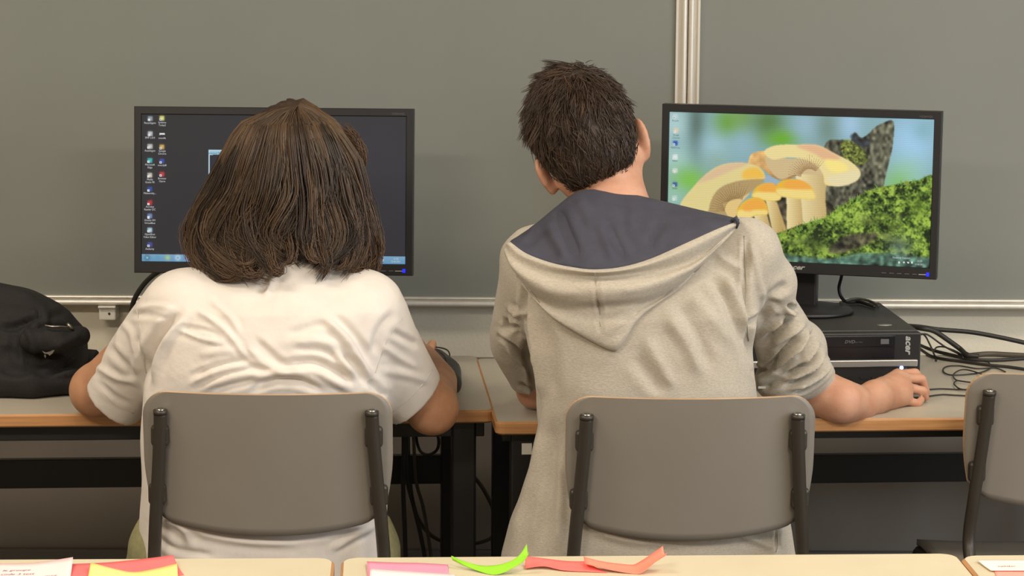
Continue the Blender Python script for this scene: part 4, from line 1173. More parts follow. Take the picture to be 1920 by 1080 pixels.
def rotm(yaw=0, pitch=0, roll=0):
    """columns = head axes: x to the figure's right as seen from behind, y forward, z up"""
    return np.array((Matrix.Rotation(yaw, 3, 'Z') @ Matrix.Rotation(roll, 3, 'Y') @ Matrix.Rotation(pitch, 3, 'X')))
def head(v, c, Rm, neck0, neck1, rn, ears=(0.083, -0.002, -0.022), k=0.02, es=1.0):
    """skull, jaw, face, ears and neck around skull centre c"""
    c = np.asarray(c, float)
    L = lambda x, y, z: c + Rm @ np.array([x, y, z])
    v.ell(L(0, -0.008, 0.012), (0.076, 0.094, 0.095), 0.02, Rm)
    v.ell(L(0, 0.035, -0.045), (0.062, 0.065, 0.075), 0.03, Rm)         # face block
    v.ell(L(0, 0.062, -0.098), (0.036, 0.034, 0.026), 0.03, Rm)         # chin
    v.chain([L(-0.05, 0.0, -0.07), L(-0.03, 0.05, -0.10)], [0.022, 0.018], 0.03)
    v.chain([L(0.05, 0.0, -0.07), L(0.03, 0.05, -0.10)], [0.022, 0.018], 0.03)
    v.chain([L(0, 0.092, -0.008), L(0, 0.103, -0.028), L(0, 0.112, -0.044)], [0.008, 0.010, 0.012], 0.012)   # nose
    v.ell(L(-0.011, 0.099, -0.047), (0.009, 0.010, 0.008), 0.006, Rm); v.ell(L(0.011, 0.099, -0.047), (0.009, 0.010, 0.008), 0.006, Rm)
    v.chain([L(-0.02, 0.089, -0.072), L(0, 0.096, -0.070), L(0.02, 0.089, -0.072)], [0.005, 0.0065, 0.005], 0.006)
    v.chain([L(-0.018, 0.088, -0.081), L(0, 0.094, -0.082), L(0.018, 0.088, -0.081)], [0.005, 0.007, 0.005], 0.006)
    for s in (-1, 1):
        v.chain([L(s * 0.045, 0.078, 0.012), L(s * 0.015, 0.092, 0.012)], [0.008, 0.008], 0.014)                # brow
        v.ell(L(s * 0.032, 0.092, -0.008), (0.017, 0.012, 0.011), 0.008, Rm, 'sub')
        # ear: outer rim bowl
        ec = L(s * ears[0], ears[1], ears[2])
        tilt = Rm @ np.array((Matrix.Rotation(s * 0.45, 3, 'Z') @ Matrix.Rotation(0.25, 3, 'X')))
        v.ell(ec, np.array([0.009, 0.019, 0.033]) * es * (1 if s > 0 else .9), 0.008, tilt)
        v.ell(ec + tilt @ np.array([s * 0.006, 0.004, 0.003]), np.array([0.006, 0.011, 0.021]) * es * (1 if s > 0 else .9), 0.004, tilt, 'sub')
        v.ell(L(s * (ears[0] - .005), ears[1] + .006, ears[2] - .028), (0.007, 0.009, 0.010), 0.008, Rm)
    v.chain([neck0, neck1], rn, 0.03)
    return L
def face_parts(L, Rm, parent):
    for s in (-1, 1):
        V_, F_ = [], []
        bm = bmesh.new(); bmesh.ops.create_uvsphere(bm, u_segments=16, v_segments=10, radius=0.0115)
        for q in bm.verts: q.co = Vector(L(s * 0.032, 0.080, -0.008)) + q.co
        bm_obj('eye', bm, M['eye'], parent, True)
        bm = bmesh.new(); bmesh.ops.create_uvsphere(bm, u_segments=12, v_segments=8, radius=0.0055)
        for q in bm.verts: q.co = Vector(L(s * 0.032, 0.0868, -0.009)) + q.co
        bm_obj('iris', bm, M['iris'], parent, True)
def shoe(v, ankle, fwd, k=0.01):
    a = np.asarray(ankle, float); f = np.asarray(fwd, float)
    v.chain([a + [0, 0, 0.02], a + f * 0.03 + [0, 0, -0.02], a + f * 0.14 + [0, 0, -0.035]], [0.045, 0.042, 0.035], 0.02)
    v.put(lambda X, Y, Z: Z - 0.004 + 0 * X + 0 * Y, (a[0] - .2, a[1] - .3, -.2), (a[0] + .2, a[1] + .3, 0.004), 0.0, 'sub')
def legs(name, parent, mt, hips, knees, ankles, loft=None, step=0.007):
    A = np.array(hips + knees + ankles)
    lo = A.min(0) - 0.2; hi = A.max(0) + 0.2
    v = Vol(grid(lo[0], hi[0], step), grid(lo[1], hi[1], step), grid(0.02, hi[2] + .02, step))
    if loft: v.loft(*loft, 0.03, 2.4)
    for h, k_, a in zip(hips, knees, ankles):
        v.chain([h, k_], [0.085, 0.066], 0.05); v.chain([k_, a], [0.064, 0.048], 0.03)
        v.put(lambda X, Y, Z: Z - a[2] + 0 * X + 0 * Y, (a[0] - .09, a[1] - .12, a[2] - .2), (a[0] + .09, a[1] + .12, a[2]), 0.0, 'sub')
    V_, F_ = v.mesh(2)
    V_ += vnormals(V_, F_) * wob(V_, 45, 0.003, 9)[:, None]
    fast_mesh(name, V_, F_, mt, parent)
    for k_, a in zip(knees, ankles):
        fw = np.array([0, 1.0, 0])
        sv = Vol(grid(a[0] - .09, a[0] + .09, .006), grid(a[1] - .1, a[1] + .26, .006), grid(-.01, .16, .006))
        shoe(sv, (a[0], a[1], 0.075), fw)
        V_, F_ = sv.mesh(2)
        sh = fast_mesh('shoe', V_, F_, M['shoe'], parent)
        V2 = V_[V_[:, 2] < 0.03]
        prism('sole', [(a[0] + 0.044 * math.cos(t) * (1 - .12 * math.sin(t)), a[1] + 0.065 + 0.115 * math.sin(t)) for t in np.linspace(0, 2 * math.pi, 24, endpoint=False)], 'z', 0.001, 0.014, M['sole'], sh)
def surf(V, px, py, r=3.5):
    Q = proj(V); d = np.linalg.norm(Q - [px, py], axis=1)
    m_ = d < r
    if not m_.any(): m_ = d < d.min() + 1.5
    c = V[m_]; dd = np.linalg.norm(c - CAMP, axis=1)
    return c[np.argmin(dd)]
def seam(name, V, pts, r, m, parent, lift=0.0):
    pts = catmull(pts, 6) if len(pts) > 2 else np.array([np.array(pts[0]) * (1 - t) + np.array(pts[1]) * t for t in np.linspace(0, 1, 8)])
    W = np.array([surf(V, *p) for p in pts])
    for _ in range(3): W[1:-1] = (W[:-2] + 2 * W[1:-1] + W[2:]) / 4
    d = CAMP - W; d /= np.linalg.norm(d, axis=1)[:, None]
    return tube(name, W + d * lift, r, m, parent, 6)
def rows_loft(rows):
    zs, cx, cy, rx, ry = [], [], [], [], []
    for (py, xl, xr, Yc, r) in rows:
        a = P(xl, py, Yc); b = P(xr, py, Yc)
        zs.append((a[2] + b[2]) / 2); cx.append((a[0] + b[0]) / 2); cy.append(Yc); rx.append((b[0] - a[0]) / 2); ry.append(r)
    return zs, cx, cy, rx, ry
def halfspace(v, pt, n, lo, hi, k=0.0):
    pt = np.asarray(pt, float); n = np.asarray(n, float); n = n / np.linalg.norm(n)
    v.put(lambda X, Y, Z: -((X - pt[0]) * n[0] + (Y - pt[1]) * n[1] + (Z - pt[2]) * n[2]), lo, hi, k, 'sub')
def PP(*a): return [P(x, y, Y) for x, y, Y in a]

def strands_mesh(name, paths, radii, cols, m, parent):
    """paths: (n,k,3) hair locks as three-sided tapering tubes in one mesh, colour per strand"""
    n, k, _ = paths.shape
    T = np.gradient(paths, axis=1); T /= np.linalg.norm(T, axis=2)[..., None] + 1e-9
    ref = np.array([0.31, -0.9, 0.3])
    U = np.cross(T, ref); U /= np.linalg.norm(U, axis=2)[..., None] + 1e-9
    W = np.cross(T, U)
    V_ = np.empty((n, k, 3, 3))
    for j in range(3):
        a = 2 * math.pi * j / 3
        V_[:, :, j] = paths + radii[..., None] * (math.cos(a) * U + math.sin(a) * W)
    base = (np.arange(n)[:, None, None] * k + np.arange(k - 1)[None, :, None]) * 3
    j = np.arange(3)[None, None, :]
    F_ = np.stack([base + j, base + (j + 1) % 3, base + 3 + (j + 1) % 3, base + 3 + j], -1).reshape(-1, 4)
    o = fast_mesh(name, V_.reshape(-1, 3), F_, m, parent)
    ca = o.data.color_attributes.new('strand', 'FLOAT_COLOR', 'POINT')
    c = np.repeat(cols, k * 3, axis=0)
    ca.data.foreach_set('color', np.concatenate([c, np.ones((len(c), 1))], 1).astype(np.float32).ravel())
    o['kind'] = 'stuff'
    return o
def hair_mat(name, rough=0.42):
    m = bpy.data.materials.new(name); m.use_nodes = True
    nt = m.node_tree; b = nt.nodes['Principled BSDF']
    b.inputs['Roughness'].default_value = rough
    b.inputs['Specular IOR Level'].default_value = 0.45
    at = nt.nodes.new('ShaderNodeAttribute'); at.attribute_name = 'strand'
    nt.links.new(at.outputs['Color'], b.inputs['Base Color'])
    return m
def mixcols(c0, c1, t):
    a = np.array(lin(c0)[:3]); b = np.array(lin(c1)[:3]); t = np.asarray(t)[:, None]
    return a * (1 - t) + b * t

# ================================================================== person in the white T-shirt
YB1 = C1[1]                                   # floor position of chair 1's back shell
def girl():
    t = thing('person', 'person with shoulder-length brown hair in a white T-shirt, seated leaning on the desk', 'person', (P(497, 900, 4.25)[0], 4.25, 0.0))
    org = np.array(t.location)
    def loc(V): return np.asarray(V) - org
    yb = YB1 + 0.012
    rows = [(500, 400, 640, yb + .17, .055), (515, 352, 672, yb + .165, .075), (535, 316, 702, yb + .155, .092), (570, 288, 732, yb + .14, .108), (620, 276, 736, yb + .132, .118), (680, 274, 728, yb + .128, .12),
            (740, 270, 727, yb + .127, .118), (850, 268, 726, yb + .128, .118), (950, 264, 728, yb + .132, .122), (1040, 262, 726, yb + .138, .126), (1100, 262, 728, yb + .142, .128)]
    R_ = rows_loft(rows)
    # --- T-shirt
    xl, xr = P(120, 700, 4.3)[0], P(880, 700, 4.3)[0]
    v = Vol(grid(xl, xr, 0.0036), grid(yb - 0.03, yb + 0.40, 0.0036), grid(R_[0][-1] - 0.02, 1.07, 0.0036))
    v.loft(*R_, 0.0, 2.5)
    v.chain(PP((545, 520, yb + .17), (545, 485, yb + .185)), [0.085, 0.062], 0.05)
    sl = PP((345, 585, yb + .14), (272, 648, yb + .18), (212, 752, yb + .255), (190, 790, yb + .285))
    sr = PP((680, 590, yb + .14), (732, 650, yb + .175), (778, 748, yb + .235), (795, 785, yb + .26))
    tor = v; v = Vol(*tor.ax)
    v.chain(sl, [0.074, 0.056, 0.0545, 0.0545], 0.0)
    v.chain(sr, [0.074, 0.056, 0.0555, 0.0555], 0.0)
    nl = np.array([-0.655, 0.30, -0.72]); nr = np.array([0.70, 0.25, -0.68])
    hl, hr = sl[2], sr[2]
    halfspace(v, hl, nl, hl + [-.2, -.14, -.2], hl + [.12, .2, .12])
    halfspace(v, hr, nr, hr + [-.12, -.14, -.2], hr + [.2, .2, .12])
    # hollow of the sleeves, neck opening, open bottom
    v.chain([sl[1] * .4 + sl[2] * .6, sl[3]], [0.040, 0.050], 0.004, 'sub')
    v.chain([sr[1] * .4 + sr[2] * .6, sr[3]], [0.040, 0.051], 0.004, 'sub')
    tor.merge(v, 0.035); v = tor
    v.chain(PP((545, 492, yb + .19), (545, 440, yb + .21)), [0.056, 0.06], 0.004, 'sub')
    V_, F_ = v.mesh(2)
    k4 = lambda L: [(120 + x / 2.526, 460 + y / 2.526) for x, y in L]
    FL = [
        (k4([(545, 315), (480, 385), (425, 470), (385, 580), (392, 680)]), 9, -9), (k4([(590, 330), (520, 400), (460, 500), (430, 620)]), 8, 4.5), (k4([(345, 420), (365, 520), (378, 610)]), 5, -3),
        (k4([(545, 402), (640, 440), (760, 466)]), 4, 3), (k4([(560, 385), (680, 405), (740, 430)]), 4, -2.5), (k4([(620, 300), (760, 400), (870, 530), (985, 602)]), 5, 3.2), (k4([(690, 255), (790, 345), (830, 420)]), 5, 2.2),
        (k4([(860, 475), (950, 560), (1060, 612)]), 6, 4.5), (k4([(900, 440), (1010, 540), (1080, 580)]), 6, -3), (k4([(1040, 565), (1180, 548), (1290, 596), (1400, 650)]), 7, -6), (k4([(1030, 590), (1180, 600), (1290, 650), (1370, 690)]), 7, 6),
        (k4([(1320, 515), (1385, 570), (1425, 650)]), 6, -5), (k4([(1280, 500), (1340, 580), (1380, 660)]), 6, 4.5), (k4([(1225, 335), (1330, 430), (1420, 560), (1455, 650)]), 9, 4.5), (k4([(1270, 330), (1390, 460), (1450, 590)]), 8, -3.5),
        (k4([(590, 660), (720, 600), (880, 560)]), 6, 4), (k4([(600, 620), (740, 570), (880, 545)]), 5, -3), (k4([(640, 690), (800, 622), (1010, 602)]), 6, 4), (k4([(700, 690), (840, 655), (980, 640)]), 6, -3),
        (k4([(880, 695), (980, 642), (1110, 640), (1230, 690)]), 7, -6), (k4([(860, 668), (980, 618), (1120, 615), (1260, 670)]), 6, 4),
        (k4([(1545, 405), (1630, 450), (1690, 480)]), 6, -3.5), (k4([(1500, 470), (1600, 540), (1690, 590)]), 6, 2.5), (k4([(1490, 590), (1620, 610), (1740, 650)]), 7, 2.5), (k4([(1440, 640), (1490, 690), (1530, 720)]), 7, -6),
        (k4([(1570, 310), (1500, 400), (1470, 520)]), 8, -3.5), (k4([(1030, 90), (985, 160), (950, 240)]), 6, 2.5), (k4([(1000, 90), (960, 160), (920, 230)]), 6, -2),
        (k4([(340, 300), (420, 285), (520, 300)]), 5, 2.5), (k4([(300, 330), (400, 330), (500, 345)]), 5, -2.5), (k4([(130, 560), (240, 630), (345, 650)]), 6, 2.5), (k4([(200, 470), (290, 560), (360, 640)]), 7, -2.5), (k4([(260, 350), (320, 420), (340, 520)]), 6, 2),
        (k4([(150, 640), (240, 720), (330, 760)]), 5, -1.5), (k4([(1080, 460), (1200, 450), (1300, 480)]), 7, 3), (k4([(1100, 500), (1210, 500), (1300, 540)]), 6, -3), (k4([(1060, 420), (1200, 380), (1260, 380)]), 7, -2), (k4([(640, 520), (760, 500), (840, 510)]), 7, 2),
        ([(300, 972), (340, 985), (360, 1020)], 8, 6), ([(320, 980), (420, 1010), (560, 1020)], 7, 4), ([(420, 1000), (540, 1005), (680, 985)], 7, -4), ([(620, 1030), (660, 1005), (700, 985)], 6, 5), ([(290, 1000), (330, 1030), (400, 1040)], 6, -4)]
    V_ = folds(V_, F_, [(a, b, h * 1.5) for a, b, h in FL])
    V_ += vnormals(V_, F_) * (wob(V_, 70, 0.0012, 3) + wob(V_, 30, 0.002, 4))[:, None]
    V_ = laplace(V_, F_, 1)
    sh = fast_mesh('t_shirt', loc(V_), F_, M['tee'], t)
    for nm, L in (('sleeve_seam', [(254, 580), (262, 625), (268, 660), (272, 700)]), ('sleeve_seam', [(757, 597), (733, 630), (718, 665), (706, 700)]),
                  ('hem_stitch', [(172, 700), (190, 733), (218, 763), (252, 778)]), ('hem_stitch', [(813, 692), (795, 722), (765, 752), (737, 776)])):
        o = seam(nm, V_, L, 0.0007, M['threadw'], sh, 0.0002)
        for q in o.data.vertices: q.co = q.co - Vector(org)
    # --- body
    v = Vol(grid(P(80, 760, 4.3)[0], P(910, 760, 4.3)[0], 0.005), grid(yb, 5.0, 0.005), grid(0.40, 1.36, 0.005))
    rb = [(py, x0 + 22, x1 - 22, Yc, max(.045, r - .02)) for (py, x0, x1, Yc, r) in rows]
    v.loft(*rows_loft(rb), 0.0, 2.4)
    hc = P(548, 324, yb + .25)
    Rh = rotm(math.radians(3), math.radians(-22), math.radians(-2))
    L = head(v, hc, Rh, P(545, 500, yb + .18), P(547, 380, yb + .23), [0.056, 0.052])
    el, er = P(182, 752, yb + .285), P(810, 766, yb + .255)
    el[2] = max(el[2], 0.786); 
    v.chain([P(335, 590, yb + .145), sl[1], el], [0.055, 0.046, 0.044], 0.03)
    v.chain([P(690, 595, yb + .145), sr[1], er], [0.055, 0.046, 0.043], 0.03)
    wl = np.array([P(330, 700, 4.70)[0], 4.70, 0.775]); wr = P(792, 670, 4.74); wr[2] = max(wr[2], 0.772)
    fl_ = el * .45 + wl * .55; fl_[2] = 0.778
    v.chain([el, fl_, wl], [0.044, 0.038, 0.026], 0.02)
    fr_ = er * .5 + wr * .5; fr_[0] += .016
    v.chain([er, fr_, wr], [0.043, 0.039, 0.027], 0.02)
    # hands resting on the desk
    for w, s in ((wl, 1), (wr, -1)):
        pal = w + np.array([s * 0.02, 0.055, -0.012])
        v.ell(pal, (0.040, 0.048, 0.018), 0.02)
        for i, (dx, ln) in enumerate(((-.03, .075), (-.01, .085), (.011, .08), (.03, .062))):
            b = pal + np.array([dx, 0.035, 0.004])
            v.chain([b, b + [dx * .2, ln * .5, 0.012], b + [dx * .3, ln, -0.008]], [0.0095, 0.009, 0.0075], 0.006)
        tb = pal + np.array([s * 0.035, -0.02, 0])
        v.chain([tb, tb + [s * .025, .03, 0], tb + [s * .028, .058, -.004]], [0.013, 0.011, 0.008], 0.01)
    V2, F2 = v.mesh(2)
    body = fast_mesh('body', loc(V2), F2, M['skin'], t)
    fp = bpy.data.objects.new('tmp', None)
    def Lo(x, y, z): return L(x, y, z) - org
    face_parts(Lo, Rh, body)
    # --- trousers and shoes
    hb = [(975, 256, 736, yb + .15, .115), (1010, 244, 744, yb + .155, .122), (1060, 234, 752, yb + .16, .125), (1130, 234, 752, yb + .17, .115)]
    Lz = rows_loft(hb)
    x0 = P(497, 1040, yb + .2)[0]
    Lz = [list(a) for a in Lz]
    legs('trousers', t, M['olive'], [(x0 - .10, yb + .2, .545), (x0 + .10, yb + .2, .545)], [(x0 - .115, yb + .56, .55), (x0 + .115, yb + .56, .55)], [(x0 - .12, yb + .56, .095), (x0 + .12, yb + .53, .095)], Lz)
    for ch in list(t.children):
        if ch.name.split('.')[0] in ('trousers', 'shoe'): ch.location = -Vector(org)
    # --- hair
    hr_rows = [(189, 530, 562, yb + .25, .018), (194, 512, 578, yb + .25, .035), (203, 490, 598, yb + .25, .06), (222, 464, 622, yb + .245, .088), (252, 442, 646, yb + .24, .106), (292, 421, 670, yb + .235, .116), (342, 400, 686, yb + .23, .12), (388, 370, 698, yb + .225, .122),
               (430, 356, 707, yb + .215, .125), (470, 360, 706, yb + .205, .132), (505, 372, 700, yb + .195, .136), (530, 385, 690, yb + .185, .136)]
    za, cxa, cya, rxa, rya = [np.array(a) for a in rows_loft(hr_rows)]
    pya = np.array([r[0] for r in hr_rows], float)
    def hsurf(py, phi, off):
        q = np.clip(py, pya[0], pya[-1] + 25)
        z = np.interp(q, pya, za) - np.maximum(q - pya[-1], 0) / 1090.0
        cx = np.interp(q, pya, cxa); cy = np.interp(q, pya, cya); rx = np.interp(q, pya, rxa) + off; ry = np.interp(q, pya, rya) + off
        return np.stack([cx + rx * np.sin(phi), cy - ry * np.cos(phi), z], -1)
    # inner hair mass
    v = Vol(grid(P(330, 400, yb)[0], P(740, 400, yb + .25)[0], 0.005), grid(yb + .04, yb + .42, 0.005), grid(za.min() - .02, za.max() + .03, 0.005))
    nrow = 10
    v.loft(za[:nrow], cxa[:nrow], cya[:nrow], np.maximum(rxa[:nrow] - .012, .012), np.maximum(rya[:nrow] - .014, .012), 0.0, 2.0)
    # opening for face and neck
    v.ell(L(0, 0.10, -0.06), (0.072, 0.10, 0.11), 0.01, Rh, 'sub')
    v.chain(PP((545, 520, yb + .19), (546, 430, yb + .215)), [0.075, 0.062], 0.01, 'sub')
    Vh, Fh = v.mesh(2)
    Nh = vnormals(Vh, Fh)
    ang = np.arctan2(Vh[:, 0] - hc[0], -(Vh[:, 1] - hc[1]))
    Vh += Nh * (np.sin(ang * 34 + 3 * np.sin(Vh[:, 2] * 30)) * 0.0025)[:, None]
    M['hairg_in'] = mat('hair_inner_brown', (46, 32, 22), 0.6, col2=(58, 40, 27), scale=60, stretch=(1, 1, 0.08))
    fast_mesh('hair_mass', loc(Vh), Fh, M['hairg_in'], t)
    r = np.random.default_rng(21)
    NC = 250; PER = 34; K = 18
    cphi = r.uniform(-2.35, 2.35, NC)
    n = NC * PER
    cid = np.repeat(np.arange(NC), PER)
    xs_end = np.sin(cphi)                     # -1 left .. 1 right
    endpy = 500 + r.normal(0, 13, NC)
    endpy = np.where((xs_end < -0.28), 519 + r.normal(0, 11, NC), endpy)
    endpy = np.where((np.abs(xs_end - 0.02) < .13), 486 + r.normal(0, 7, NC), endpy)
    endpy = np.where(xs_end > 0.45, 505 + r.normal(0, 12, NC), endpy)
    endpy = endpy - 34 * np.clip(np.cos(cphi), 0, 1)
    s = np.linspace(0, 1, K)[None, :]
    e = endpy[cid][:, None] + r.normal(0, 6, (n, 1))
    start = 191 + np.abs(r.normal(0, 5, (n, 1)))
    py = start + (e - start) * (s ** 1.0)
    c0 = cphi[cid][:, None]
    ph0 = c0 + r.normal(0, 0.085, (n, 1)) * (1 - 0.72 * s ** 1.3)
    wave = (r.normal(0, 0.17, NC)[cid][:, None]) * np.sin(2 * math.pi * (s * r.uniform(.8, 1.9, NC)[cid][:, None] + r.uniform(0, 1, NC)[cid][:, None])) * s ** 1.6
    curl = r.normal(0, 0.30, NC)[cid][:, None]
    curl = np.where(xs_end[cid][:, None] < -0.25, np.abs(curl) + 0.06, curl)
    tip = np.clip((s - 0.76) / 0.24, 0, 1)
    phi = ph0 + wave + curl * tip ** 2 + r.normal(0, 0.03, (n, 1)) * s
    lay = r.uniform(-0.022, 0.007, NC)[cid][:, None] + r.normal(0, 0.0022, (n, 1))
    off = lay * np.clip(s * 2, 0.1, 1) - 0.012 * tip ** 2 * (r.uniform(-.3, 1.1, NC)[cid][:, None]) + 0.004 * np.sin(9 * s + cid[:, None])
    fly = (r.uniform(size=(n, 1)) < 0.03)
    off = off + np.where(fly, r.uniform(0.002, 0.012, (n, 1)) * s, 0)
    py = py - 12 * tip ** 2 * np.abs(curl) * 3
    path = hsurf(py, phi, off)
    # the roots gather along a parting that runs front to back
    root = np.stack([np.full(n, P(562, 195, yb + .25)[0]), yb + .25 + r.uniform(-.045, .085, n), np.full(n, za.max() - 0.0035)], 1)
    w = np.clip(1 - s * 9, 0, 1)[..., None] ** 1.2
    path = path * (1 - w) + root[:, None, :] * w
    rad = (0.00105 * (1 - 0.75 * s ** 2) * r.uniform(.7, 1.25, (n, 1)))
    tcol = np.clip(r.normal(0.32, 0.26, NC)[cid] + r.normal(0, 0.14, n), 0, 1)
    cols = mixcols((45, 34, 25), (110, 86, 62), tcol)
    # loose curls along the lower edge
    guides = [[(372, 430), (372, 470), (384, 503), (408, 522), (436, 524), (456, 514)], [(395, 430), (398, 475), (412, 508), (436, 520), (450, 508)], [(430, 440), (434, 480), (450, 500), (470, 496), (478, 482)], [(470, 450), (464, 488), (470, 514), (486, 518), (494, 504)],
              [(500, 450), (506, 485), (514, 508), (526, 512), (529, 496)], [(360, 410), (350, 440), (358, 475), (372, 498)], [(540, 440), (548, 470), (546, 488), (536, 496)], [(600, 440), (606, 475), (612, 500), (608, 514)], [(585, 440), (580, 470), (588, 490), (600, 486)],
              [(640, 440), (650, 475), (645, 498), (630, 506)], [(690, 420), (700, 460), (692, 492), (672, 507), (655, 504)], [(705, 430), (711, 465), (708, 495), (703, 518)], [(675, 430), (684, 475), (680, 500), (690, 512)], [(415, 440), (405, 480), (418, 516), (444, 526)], [(385, 420), (366, 460), (368, 495), (388, 518)],
              [(660, 262), (672, 268), (679, 285), (682, 310)], [(640, 240), (662, 258), (676, 280), (680, 300)]]
    gp_, gr_, gc_ = [], [], []
    for gi, gd_ in enumerate(guides):
        cpts = catmull(gd_, 12)
        cpts = np.stack([np.interp(np.linspace(0, len(cpts) - 1, K), np.arange(len(cpts)), cpts[:, q]) for q in (0, 1)], 1)
        qy = np.clip(cpts[:, 1], pya[0], pya[-1])
        ccx, ccy = np.interp(qy, pya, cxa), np.interp(qy, pya, cya); crx, cry = np.interp(qy, pya, rxa), np.interp(qy, pya, rya)
        X_ = np.array([P(a, b, yb + .13)[0] for a, b in cpts])
        sn = np.clip((X_ - ccx) / crx, -.98, .98)
        Yg = ccy - cry * np.sqrt(1 - sn ** 2) - 0.004 + 0.008 * np.linspace(0, 1, K) ** 3 + 0.022 * (1 - np.linspace(0, 1, K)) ** 2
        G0 = np.array([P(a, b, y_) for (a, b), y_ in zip(cpts, Yg)])
        m2 = 46
        sp = r.normal(0, 1, (m2, 1, 3)) * np.array([0.006, 0.003, 0.004]) * (1 - 0.55 * np.linspace(0, 1, K))[None, :, None]
        sp = sp + r.uniform(-.012, .012, (m2, 1, 1)) * np.array([0, 0, 1.0]) * (1 - np.linspace(0, 1, K))[None, :, None]
        gp_.append(G0[None] + sp + r.normal(0, 0.0006, (m2, K, 3)))
        gr_.append(0.00095 * np.clip(np.linspace(0, 1, K)[None] * 4, 0.1, 1) * (1 - 0.7 * np.linspace(0, 1, K)[None] ** 2) * r.uniform(.7, 1.2, (m2, 1)))
        gc_.append(mixcols((47, 34, 25), (120, 90, 62), np.clip(r.normal(0.4, 0.2, m2), 0, 1)))
    path = np.vstack([path] + gp_); rad = np.vstack([rad] + gr_); cols = np.vstack([cols] + gc_)
    strands_mesh('hair_strands', loc(path), rad, cols, hair_mat('brown_hair'), t)
    # collar edge line at the nape
    return t
GIRL = girl()
